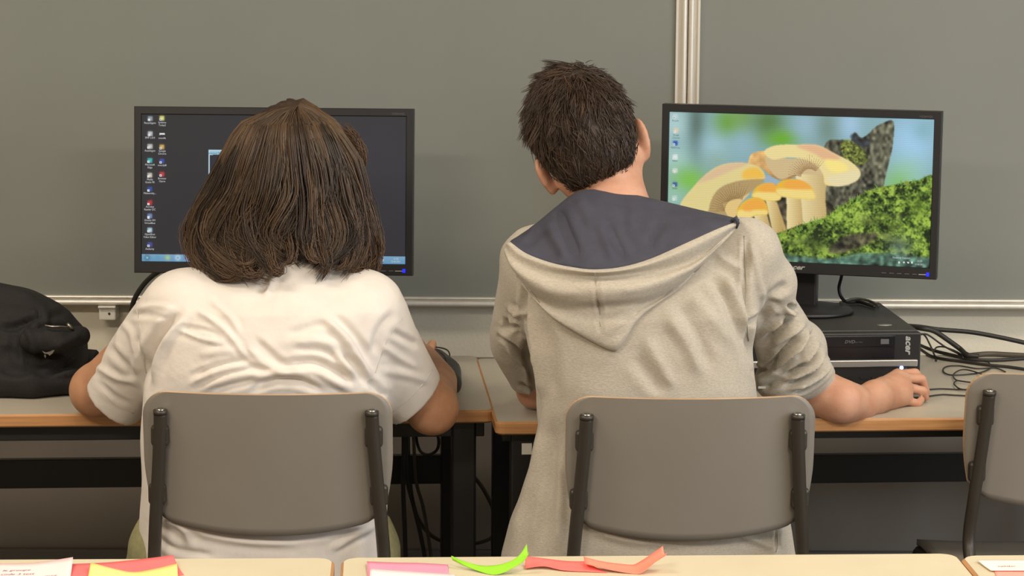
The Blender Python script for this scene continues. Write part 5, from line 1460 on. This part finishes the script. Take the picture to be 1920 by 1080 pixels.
# ================================================================== person in the grey hooded jacket
YB2 = C2[1]
def fineaxis(lo, hi, step, flo, fhi, fstep):
    return np.concatenate([np.arange(lo, flo, step), np.arange(flo, fhi, fstep), np.arange(fhi, hi + step, step)])
def boy():
    yb = YB2 + 0.012
    t = thing('person', 'person with short dark hair in a grey hooded jacket, right hand on the mouse', 'person', (P(1250, 900, yb + .13)[0], yb + .13, 0.0))
    org = np.array(t.location)
    def loc(V): return np.asarray(V) - org
    def shift(o):
        for q in o.data.vertices: q.co = q.co - Vector(org)
        return o
    rows = [(395, 1075, 1290, yb + .20, .055), (412, 1030, 1350, yb + .195, .06), (430, 985, 1392, yb + .19, .07), (465, 966, 1420, yb + .175, .085), (520, 968, 1424, yb + .155, .108), (580, 976, 1420, yb + .142, .12), (650, 986, 1412, yb + .136, .122),
            (700, 998, 1413, yb + .132, .12), (740, 1006, 1418, yb + .13, .12), (800, 1008, 1428, yb + .13, .12), (880, 988, 1450, yb + .135, .125), (960, 964, 1478, yb + .14, .13), (1040, 942, 1494, yb + .145, .135), (1110, 930, 1500, yb + .15, .135)]
    R_ = rows_loft(rows)
    xl, xr = P(905, 700, yb + .1)[0], P(1580, 700, yb + .4)[0]
    v = Vol(grid(xl, xr, 0.0036), grid(yb - 0.03, yb + 0.44, 0.0036), grid(min(R_[0]) - .02, 1.18, 0.0036))
    v.loft(*R_, 0.0, 2.5)
    sr = PP((1392, 480, yb + .17), (1437, 560, yb + .21), (1474, 645, yb + .27), (1533, 722, yb + .335), (1560, 742, yb + .355))
    sl = PP((1000, 500, yb + .17), (974, 590, yb + .22), (968, 648, yb + .27), (988, 718, yb + .34), (998, 755, yb + .37))
    tor = v; v = Vol(*tor.ax)
    v.chain(sr, [0.066, 0.046, 0.052, 0.040, 0.038], 0.0)
    v.chain(sl, [0.058, 0.045, 0.044, 0.030, 0.030], 0.0)
    v.ell(P(1449, 532, yb + .2), (0.042, 0.05, 0.046), 0.02)
    v.ell(P(1500, 654, yb + .285), (0.044, 0.05, 0.046), 0.012)
    v.ell(P(1468, 715, yb + .29), (0.050, 0.05, 0.045), 0.03)
    v.ell(P(955, 625, yb + .26), (0.026, 0.045, 0.04), 0.02)
    nr = np.array([0.74, 0.35, -0.55]); nl = np.array([0.25, 0.45, -0.85])
    halfspace(v, sr[3], nr, sr[3] + [-.06, -.12, -.16], sr[3] + [.2, .2, .10])
    halfspace(v, sl[3], nl, sl[3] + [-.08, -.1, -.16], sl[3] + [.02, .2, .08])
    v.chain([sr[2] * .3 + sr[3] * .7, sr[4]], [0.03, 0.037], 0.004, 'sub')
    v.chain([sl[2] * .3 + sl[3] * .7, sl[4]], [0.022, 0.028], 0.004, 'sub')
    tor.merge(v, 0.03); v = tor
    v.chain(PP((1155, 405, yb + .20), (1145, 330, yb + .22)), [0.062, 0.066], 0.004, 'sub')
    V_, F_ = v.mesh(2)
    k6 = lambda L: [(900 + x / 2.4545, 340 + y / 2.4545) for x, y in L]
    k7 = lambda L: [(1380 + x / 3.859, 480 + y / 3.857) for x, y in L]
    FL = [
        # back of the jacket
        (k6([(1050, 420), (1120, 520), (1180, 640), (1230, 760), (1262, 900)]), 10, -4.5), (k6([(1120, 440), (1180, 560), (1225, 690)]), 9, 4.5), (k6([(960, 520), (1060, 620), (1160, 760)]), 12, 3), (k6([(860, 620), (960, 760), (1020, 900)]), 12, 3), (k6([(760, 720), (830, 840), (900, 960)]), 11, 2.5),
        (k6([(700, 800), (780, 900), (840, 980)]), 12, -2.5), (k6([(900, 560), (1000, 700), (1060, 860)]), 12, -2.5), (k6([(300, 640), (330, 800), (330, 1000)]), 12, -2.5), (k6([(230, 600), (245, 760), (300, 1000)]), 10, 3),
        (k6([(1080, 330), (1160, 380), (1220, 420)]), 7, 3), (k6([(1060, 390), (1130, 420), (1215, 500)]), 7, -3),
        # armhole crease, right
        (k6([(1226, 250), (1222, 420), (1232, 600), (1245, 700), (1270, 900)]), 5, -4), (k6([(1255, 300), (1275, 420), (1300, 560)]), 6, 3),
        # right sleeve crumples
        (k7([(200, 350), (290, 260), (380, 200)]), 8, -5), (k7([(170, 470), (250, 360), (330, 350)]), 7, -6), (k7([(190, 660), (300, 560), (440, 430)]), 8, -9), (k7([(250, 560), (350, 470), (420, 410)]), 7, 6), (k7([(230, 640), (360, 560), (500, 470)]), 8, 6),
        (k7([(200, 830), (330, 720), (470, 580)]), 5, -7), (k7([(250, 830), (400, 690), (520, 540)]), 5, 5), (k7([(440, 720), (500, 640), (545, 560)]), 4, -8), (k7([(470, 770), (540, 690), (590, 620)]), 4, 5), (k7([(340, 880), (430, 820), (540, 740), (600, 660)]), 4, -7),
        (k7([(370, 910), (470, 850), (580, 760), (640, 690)]), 4, 5), (k7([(340, 950), (440, 890), (560, 810), (640, 720)]), 3.5, -6), (k7([(400, 970), (520, 900), (620, 810), (665, 740)]), 4, 5), (k7([(430, 1000), (540, 930), (630, 850), (680, 780)]), 3.5, -5),
        (k7([(160, 930), (250, 860), (330, 830)]), 6, 5), (k7([(120, 850), (170, 820), (200, 830)]), 5, -6), (k7([(180, 960), (280, 930), (360, 900)]), 6, -5), (k7([(100, 600), (130, 700), (150, 800)]), 6, -4), (k7([(110, 500), (150, 450), (180, 440)]), 5, -5),
        (k7([(360, 400), (410, 400), (440, 420)]), 4, 7), (k7([(380, 345), (400, 370), (440, 385)]), 4, -7),
        # left sleeve and side
        ([(948, 598), (955, 612), (975, 613)], 4, -6), ([(940, 630), (958, 640), (985, 668), (992, 690)], 5, -6), ([(935, 620), (960, 628), (985, 650)], 5, 4), ([(950, 650), (965, 670), (990, 690)], 5, 3.5), ([(975, 718), (988, 726), (1000, 728)], 3, -4), ([(985, 520), (985, 600), (996, 690), (1008, 770)], 5, -6),
        ([(955, 575), (975, 590), (985, 585)], 5, 4),
        # skirt of the jacket
        ([(1020, 760), (1005, 860), (975, 960), (960, 1035)], 10, 4), ([(1040, 800), (1030, 900), (1010, 1035)], 10, -4), ([(1055, 850), (1050, 950), (1045, 1035)], 8, 3), ([(1100, 990), (1200, 1015), (1350, 1010)], 8, 3), ([(1457, 985), (1458, 1030)], 3, -4), ([(1380, 1000), (1420, 1015), (1450, 1030)], 6, 3)]
    V_ = folds(V_, F_, [(a, max(b, 4), h * (2.4 if b <= 5 else 1.7)) for a, b, h in FL] + [([(1466, 604), (1480, 592), (1494, 586)], 8, -11), ([(1440, 640), (1462, 618), (1484, 604)], 6, -8)])
    V_ += vnormals(V_, F_) * (wob(V_, 60, 0.0012, 13) + wob(V_, 26, 0.0025, 14))[:, None]
    V_ = laplace(V_, F_, 1)
    jk = fast_mesh('jacket', loc(V_), F_, M['heather'], t)
    for L in ([(1398, 440), (1397, 510), (1399, 580), (1404, 640)], [(1457, 985), (1458, 1036)]):
        shift(seam('seam', V_, L, 0.0009, M['thread'], jk, 0.0006))
    # small woven tag by the right cuff
    p0 = surf(V_, 1426, 727)
    box('woven_tag', tuple(p0 - org + np.array([0, -0.002, 0])), (0.013, 0.002, 0.004), M['sole'], jk)
    # --- hood: gridded from cross lines (photo position, room depth)
    by = yb
    def line(pts, Y0, Y1, bow=1.0):
        n = len(pts)
        return [P(x, y, Y1 + (Y0 - Y1) * (abs(2 * i / (n - 1) - 1) ** 1.6)) for i, (x, y) in enumerate(pts)]
    A0 = line([(975, 462), (1012, 440), (1050, 410), (1082, 385), (1112, 378), (1160, 382), (1215, 390), (1290, 402), (1350, 414), (1378, 420)], by + .19, by + .215)
    A = line([(962, 450), (1002, 421), (1042, 388), (1077, 362), (1110, 355), (1160, 359), (1218, 371), (1298, 390), (1358, 404), (1386, 411)], by + .15, by + .175)
    B1 = line([(958, 451), (998, 440), (1040, 420), (1075, 402), (1110, 398), (1160, 400), (1218, 402), (1296, 402), (1355, 406), (1386, 412)], by + .12, by + .105)
    B2 = line([(957, 452), (992, 460), (1036, 462), (1075, 460), (1112, 460), (1163, 458), (1220, 446), (1294, 424), (1352, 414), (1386, 413)], by + .10, by + .05)
    C_ = line([(956, 453), (987, 475), (1032, 492), (1075, 501), (1115, 505), (1167, 500), (1222, 484), (1292, 453), (1348, 428), (1386, 414)], by + .09, by + .012)
    C2_ = line([(950, 456), (980, 480), (1030, 498), (1075, 507), (1115, 511), (1168, 507), (1228, 492), (1296, 465), (1350, 438), (1388, 418)], by + .086, by + .0)
    E_ = line([(947, 462), (964, 484), (1004, 506), (1060, 517), (1116, 518), (1172, 515), (1240, 506), (1302, 488), (1348, 456), (1382, 423)], by + .092, by + .016)
    F1 = line([(945, 470), (960, 500), (1000, 526), (1060, 538), (1118, 539), (1174, 536), (1234, 527), (1296, 503), (1342, 464), (1380, 425)], by + .088, by - .008)
    F2_ = line([(947, 480), (966, 512), (1008, 548), (1060, 562), (1120, 562), (1178, 558), (1226, 550), (1286, 520), (1334, 474), (1378, 427)], by + .092, by - .006)
    G1 = line([(950, 486), (972, 519), (1014, 564), (1060, 581), (1124, 579), (1180, 574), (1218, 566), (1276, 534), (1326, 482), (1376, 428)], by + .096, by + .016)
    H1 = line([(952, 491), (977, 527), (1018, 576), (1064, 602), (1132, 612), (1176, 600), (1208, 582), (1264, 545), (1320, 490), (1375, 429)], by + .096, by + .002)
    I1 = line([(953, 495), (981, 531), (1023, 584), (1068, 617), (1141, 655), (1166, 648), (1194, 601), (1250, 557), (1312, 500), (1374, 430)], by + .098, by + .006)
    J1 = line([(958, 497), (985, 530), (1025, 578), (1068, 606), (1140, 636), (1164, 632), (1190, 595), (1246, 551), (1308, 496), (1370, 432)], by + .13, by + .055)
    def sheet(rows_, nu=8, nv=6):
        U = np.array([catmull(r_, nu) for r_ in rows_])          # rows x cols x 3
        W = np.array([catmull(U[:, j], nv) for j in range(U.shape[1])])   # cols x rows x 3
        nC, nR = W.shape[:2]
        a = (np.arange(nC - 1)[:, None] * nR + np.arange(nR - 1)[None, :]).ravel()
        return W.reshape(-1, 3), np.stack([a, a + 1, a + nR + 1, a + nR], 1)
    def thick(V0, F0, th):
        N0 = vnormals(V0, F0)
        s_ = np.sign(((CAMP - V0) * N0).sum(1).mean())
        if s_ < 0: F0 = F0[:, ::-1]; N0 = -N0
        Vb = V0 - N0 * th
        K = len(V0)
        e = np.sort(np.vstack([F0[:, [0, 1]], F0[:, [1, 2]], F0[:, [2, 3]], F0[:, [3, 0]]]), 1)
        uq, ct = np.unique(e, axis=0, return_counts=True)
        bd = {tuple(x) for x in uq[ct == 1]}
        rim = []
        for f_ in F0:
            for i in range(4):
                a, b = int(f_[i]), int(f_[(i + 1) % 4])
                if (min(a, b), max(a, b)) in bd: rim.append((b, a, a + K, b + K))
        return np.vstack([V0, Vb]), np.vstack([F0, F0[:, ::-1] + K, np.array(rim)])
    Vl, Fl = sheet([A0, A, B1, B2, C_])
    Vl, Fl = thick(Vl, Fl, 0.002)
    Vl = folds(Vl, Fl, [([(1046, 395), (1060, 430), (1082, 480)], 9, -8), ([(1025, 420), (1040, 450), (1060, 485)], 8, 5), ([(1140, 420), (1152, 450), (1170, 482)], 7, -6), ([(1120, 415), (1135, 455), (1150, 485)], 7, 4), ([(1250, 400), (1225, 440), (1215, 470)], 8, -4), ([(1005, 420), (990, 445), (970, 455)], 6, 4), ([(1080, 370), (1100, 400), (1115, 430)], 9, 4), ([(1190, 380), (1185, 420), (1190, 450)], 9, 3)])
    fast_mesh('hood_lining', loc(Vl), Fl, M['navy'], t)
    Vo, Fo = sheet([C_, C2_, E_, F1, F2_, G1, H1, I1, J1], 10, 6)
    Vo, Fo = thick(Vo, Fo, 0.003)
    Vo = folds(Vo, Fo, [([(1160, 600), (1185, 590), (1200, 580)], 6, -5), ([(1130, 640), (1160, 625), (1190, 590)], 6, -4), ([(1250, 520), (1290, 505), (1330, 480)], 6, 2), ([(1000, 530), (1040, 548), (1090, 550)], 8, 2.5), ([(1160, 545), (1200, 540), (1260, 520)], 8, 2.5), ([(1116, 520), (1119, 560), (1124, 580), (1128, 630)], 3, -4)])
    hd = fast_mesh('hood', loc(Vo), Fo, M['heather'], t)
    shift(seam('hood_seam', Vo, [(1115, 512), (1117, 540), (1122, 570), (1125, 600), (1124, 636)], 0.0009, M['thread'], hd))
    # dark cord end at the right hood corner
    shift(tube('cord_end', [P(1372, 414, by + .085), P(1380, 409, by + .08), P(1384, 418, by + .08), P(1381, 428, by + .085)], [0.003, 0.0045, 0.003, 0.0015], M['navy'], hd, 8))
    # --- body
    hx0, hx1 = P(1610, 740, 4.5)[0], P(1750, 740, 4.6)[0]
    v = Vol(fineaxis(xl, hx1, 0.005, hx0, hx1, 0.0026), fineaxis(yb, 4.80, 0.005, 4.42, 4.66, 0.0032), fineaxis(0.40, 1.46, 0.005, 0.735, 0.84, 0.0026))
    rb = [(py, x0 + 24, x1 - 24, Yc, max(.042, r - .022)) for (py, x0, x1, Yc, r) in rows]
    v.loft(*rows_loft(rb), 0.0, 2.4)
    hc = P(1094, 250, yb + .27)
    Rh = rotm(math.radians(4), math.radians(-16), math.radians(-21))
    L = head(v, hc, Rh, P(1158, 420, yb + .20), P(1135, 320, yb + .245), [0.064, 0.057], ears=(0.090, -0.004, -0.044), es=1.1)
    el_r = P(1534, 736, yb + .335); el_l = P(1002, 752, yb + .37)
    el_l[2] = max(el_l[2], .775)
    v.chain([P(1385, 490, yb + .18), sr[1], sr[2], el_r], [0.040, 0.025, 0.026, 0.034], 0.015)
    v.chain([P(1010, 510, yb + .18), sl[1], sl[2], el_l], [0.038, 0.022, 0.022, 0.029], 0.015)
    wr = P(1642, 759, 4.50); wr[2] = max(wr[2], .766)
    fm = P(1578, 753, 4.435); fm[2] = max(fm[2], .770)
    v.chain([el_r, fm, P(1612, 757, 4.468), wr], [0.041, 0.0405, 0.0325, 0.0255], 0.02)
    wl = np.array([P(1090, 720, 4.72)[0], 4.72, .772])
    v.chain([el_l, el_l * .5 + wl * .5 + [0, 0, .006], wl], [0.027, 0.034, 0.026], 0.02)
    # right hand on the mouse: back of the hand towards the viewer
    def fz(p, zmin):
        p = np.array(p); p[2] = max(p[2], zmin); return p
    kn = [P(1682, 703, 4.585), P(1694, 709, 4.573), P(1698, 727, 4.558), P(1690, 748, 4.54)]
    pip = [P(1716, 699, 4.60), P(1728, 711, 4.588), P(1731, 733, 4.571), P(1721, 757, 4.549)]
    tip = [P(1731, 718, 4.605), P(1737, 737, 4.595), P(1735, 757, 4.577), P(1727, 770, 4.56)]
    rk = [0.0092, 0.0094, 0.0090, 0.0082]
    v.chain([wr, P(1668, 745, 4.53), kn[3]], [0.026, 0.020, 0.0105], 0.016)
    v.chain([wr, P(1662, 728, 4.55), kn[0]], [0.026, 0.021, 0.0115], 0.016)
    v.chain([P(1660, 738, 4.535), P(1685, 725, 4.555), kn[1]], [0.025, 0.021, 0.0115], 0.016)
    v.chain([P(1660, 740, 4.53), P(1690, 738, 4.548), kn[2]], [0.024, 0.020, 0.011], 0.016)
    for a, b, c_, r_ in zip(kn, pip, tip, rk):
        c_ = fz(c_, .7495)
        v.chain([a, b, c_], [r_, r_ * .96, r_ * .8], 0.003)
    th0 = fz(P(1662, 728, 4.575), .765)
    v.chain([th0, fz(P(1692, 735, 4.615), .76), fz(P(1716, 742, 4.625), .756)], [0.017, 0.012, 0.009], 0.012)
    # left hand flat on the desk, hidden behind the back
    pal = wl + np.array([0.015, 0.055, -0.011])
    v.ell(pal, (0.042, 0.05, 0.019), 0.02)
    for dx, ln in ((-.031, .065), (-.011, .082), (.011, .088), (.031, .078)):
        b = pal + np.array([dx, .036, .004])
        v.chain([b, b + [dx * .2, ln * .5, .012], b + [dx * .3, min(ln, .05), -.006]], [.0098, .0092, .0078], .006)
    v.chain([pal + [.036, -.02, 0], pal + [.062, .012, 0], pal + [.066, .03, -.003]], [.014, .0115, .009], .01)
    V2, F2 = v.mesh(2)
    body = fast_mesh('body', loc(V2), F2, M['skin2'], t)
    def Lo(x, y, z): return L(x, y, z) - org
    face_parts(Lo, Rh, body)
    # --- trousers, shoes
    x0 = P(1240, 1040, yb + .2)[0]
    hb = [(985, 985, 1455, yb + .155, .11), (1040, 975, 1470, yb + .165, .118), (1120, 975, 1475, yb + .17, .115)]
    legs('trousers', t, M['denim'], [(x0 - .10, yb + .2, .545), (x0 + .10, yb + .2, .545)], [(x0 - .125, yb + .60, .55), (x0 + .125, yb + .60, .55)], [(x0 - .13, yb + .60, .095), (x0 + .13, yb + .57, .095)], [list(a) for a in rows_loft(hb)])
    for ch in list(t.children):
        if ch.name.split('.')[0] in ('trousers', 'shoe'): ch.location = -Vector(org)
    # --- short hair: scalp cap plus strands following the skull
    r = np.random.default_rng(5)
    cap = Vol(grid(hc[0] - .13, hc[0] + .13, .0045), grid(hc[1] - .14, hc[1] + .14, .0045), grid(hc[2] - .15, hc[2] + .15, .0045))
    cap.ell(L(0, -0.008, 0.014), (0.083, 0.100, 0.102), 0.0, Rh)
    cap.ell(L(0, -0.040, -0.045), (0.066, 0.058, 0.062), 0.03, Rh)
    cap.ell(L(0, 0.115, -0.075), (0.11, 0.105, 0.115), 0.012, Rh, 'sub')      # face
    cap.ell(L(0, -0.03, -0.152), (0.12, 0.12, 0.06), 0.01, Rh, 'sub')         # nape line
    for s in (-1, 1):
        cap.ell(L(s * 0.094, 0.010, -0.050), (0.024, 0.030, 0.046), 0.008, Rh, 'sub')
    Vc, Fc = cap.mesh(3)
    M['hairb_in'] = mat('hair_inner_dark', (50, 39, 31), 0.6, col2=(60, 47, 37), scale=90)
    Nc = vnormals(Vc, Fc)
    fast_mesh('hair_mass', loc(Vc), Fc, M['hairb_in'], t)
    fa = np.linalg.norm(np.cross(Vc[Fc[:, 2]] - Vc[Fc[:, 0]], Vc[Fc[:, 3]] - Vc[Fc[:, 1]]), axis=1)
    lc = (Vc - hc) @ Rh
    ctr = lc[Fc].mean(1)
    out = (Nc[Fc].mean(1) * (Vc[Fc].mean(1) - L(0, 0, 0.0))).sum(1) > 0.03
    pr = fa * out * (ctr[:, 1] < 0.075); pr /= pr.sum()
    NC, PER, K = 2300, 8, 8
    cf = r.choice(len(Fc), NC, p=pr)
    cid = np.repeat(np.arange(NC), PER); n = NC * PER
    base = Vc[Fc[cf]].mean(1)[cid] + r.normal(0, 0.0042, (n, 3))
    nrm = Nc[Fc[cf]].mean(1)[cid]
    q = (base - hc) @ Rh                                             # head coordinates
    whorl = np.array([0.012, -0.055, 0.085])
    d = q - whorl; d = d / (np.linalg.norm(d, axis=1)[:, None] + 1e-6)
    swirl = np.cross(np.array([0, -0.55, 0.83]), d)
    flow = d + 0.35 * swirl + np.array([-0.30, -0.05, -0.45])
    flow[:, 0] -= 0.35 * (q[:, 2] > 0.03)
    flow = flow @ Rh.T
    flow -= nrm * (flow * nrm).sum(1)[:, None]
    flow /= np.linalg.norm(flow, axis=1)[:, None] + 1e-6
    jit = r.normal(0, 0.26, (NC, 3))[cid] + r.normal(0, 0.10, (n, 3))
    flow = flow + jit; flow -= 0.8 * nrm * (flow * nrm).sum(1)[:, None]; flow /= np.linalg.norm(flow, axis=1)[:, None]
    up = np.clip((q[:, 2] + 0.09) / 0.16, 0.12, 1)                   # longer on top, shorter at the nape
    left = np.clip((-q[:, 0] - 0.02) / 0.06, 0, 1) * (q[:, 2] > -0.02)
    ln = (0.014 + 0.026 * up) * r.uniform(.7, 1.25, NC)[cid]
    lift = (0.08 + 0.22 * up * r.uniform(0.1, 1.1, NC)[cid] + 0.45 * left * r.uniform(0, 1, NC)[cid] ** 2) 
    s = np.linspace(0, 1, K)[None, :, None]
    bend = r.normal(0, 0.25, (NC, 3))[cid]
    path = base[:, None] - nrm[:, None] * 0.003 + ln[:, None, None] * (flow[:, None] * s + nrm[:, None] * (lift[:, None, None] * (s - 0.55 * s ** 2)) + bend[:, None] * s ** 2 * 0.5)
    ctrl = path.reshape(NC, PER, K, 3).mean(1)[cid]                  # clump together at the tips
    path = path + (ctrl - path) * (0.6 * s ** 1.2)
    rad = 0.00085 * (1 - 0.8 * np.linspace(0, 1, K)[None] ** 2) * r.uniform(.75, 1.2, (n, 1))
    tcol = np.clip(r.normal(0.3, 0.2, NC)[cid] + r.normal(0, 0.12, n), 0, 1)
    strands_mesh('hair_strands', loc(path), rad, mixcols((46, 35, 27), (100, 78, 60), tcol), hair_mat('dark_brown_hair', 0.45), t)
    return t
BOY = boy()

# ------------------------------------------------------------------ mouse under the hand
mc = G(1690, 740, 0.74)
MS = thing('computer_mouse', 'black and silver mouse under the hooded-jacket person\'s hand', 'mouse', tuple(mc), math.radians(18))
v = Vol(grid(-0.065, 0.065, .0025), grid(-0.04, 0.04, .0025), grid(-.002, .045, .0025))
v.ell((0, 0, 0.006), (0.046, 0.027, 0.021), 0.0)
v.put(lambda X, Y, Z: Z - 0.0012 + 0 * X + 0 * Y, (-.1, -.1, -.1), (.1, .1, .0012), 0.0, 'sub')
_V, _F = v.mesh(2)
fast_mesh('mouse_shell', _V, _F, M['gloss'], MS)
prism('silver_skirt', [(0.0475 * math.cos(a), 0.0285 * math.sin(a)) for a in np.linspace(0, 2 * math.pi, 32, endpoint=False)], 'z', 0.001, 0.007, M['silver'], MS, bev=0.0008)
tube('scroll_wheel', [(0.024, -0.004, 0.020), (0.024, 0.004, 0.020)], 0.006, M['dim'], MS, 14)
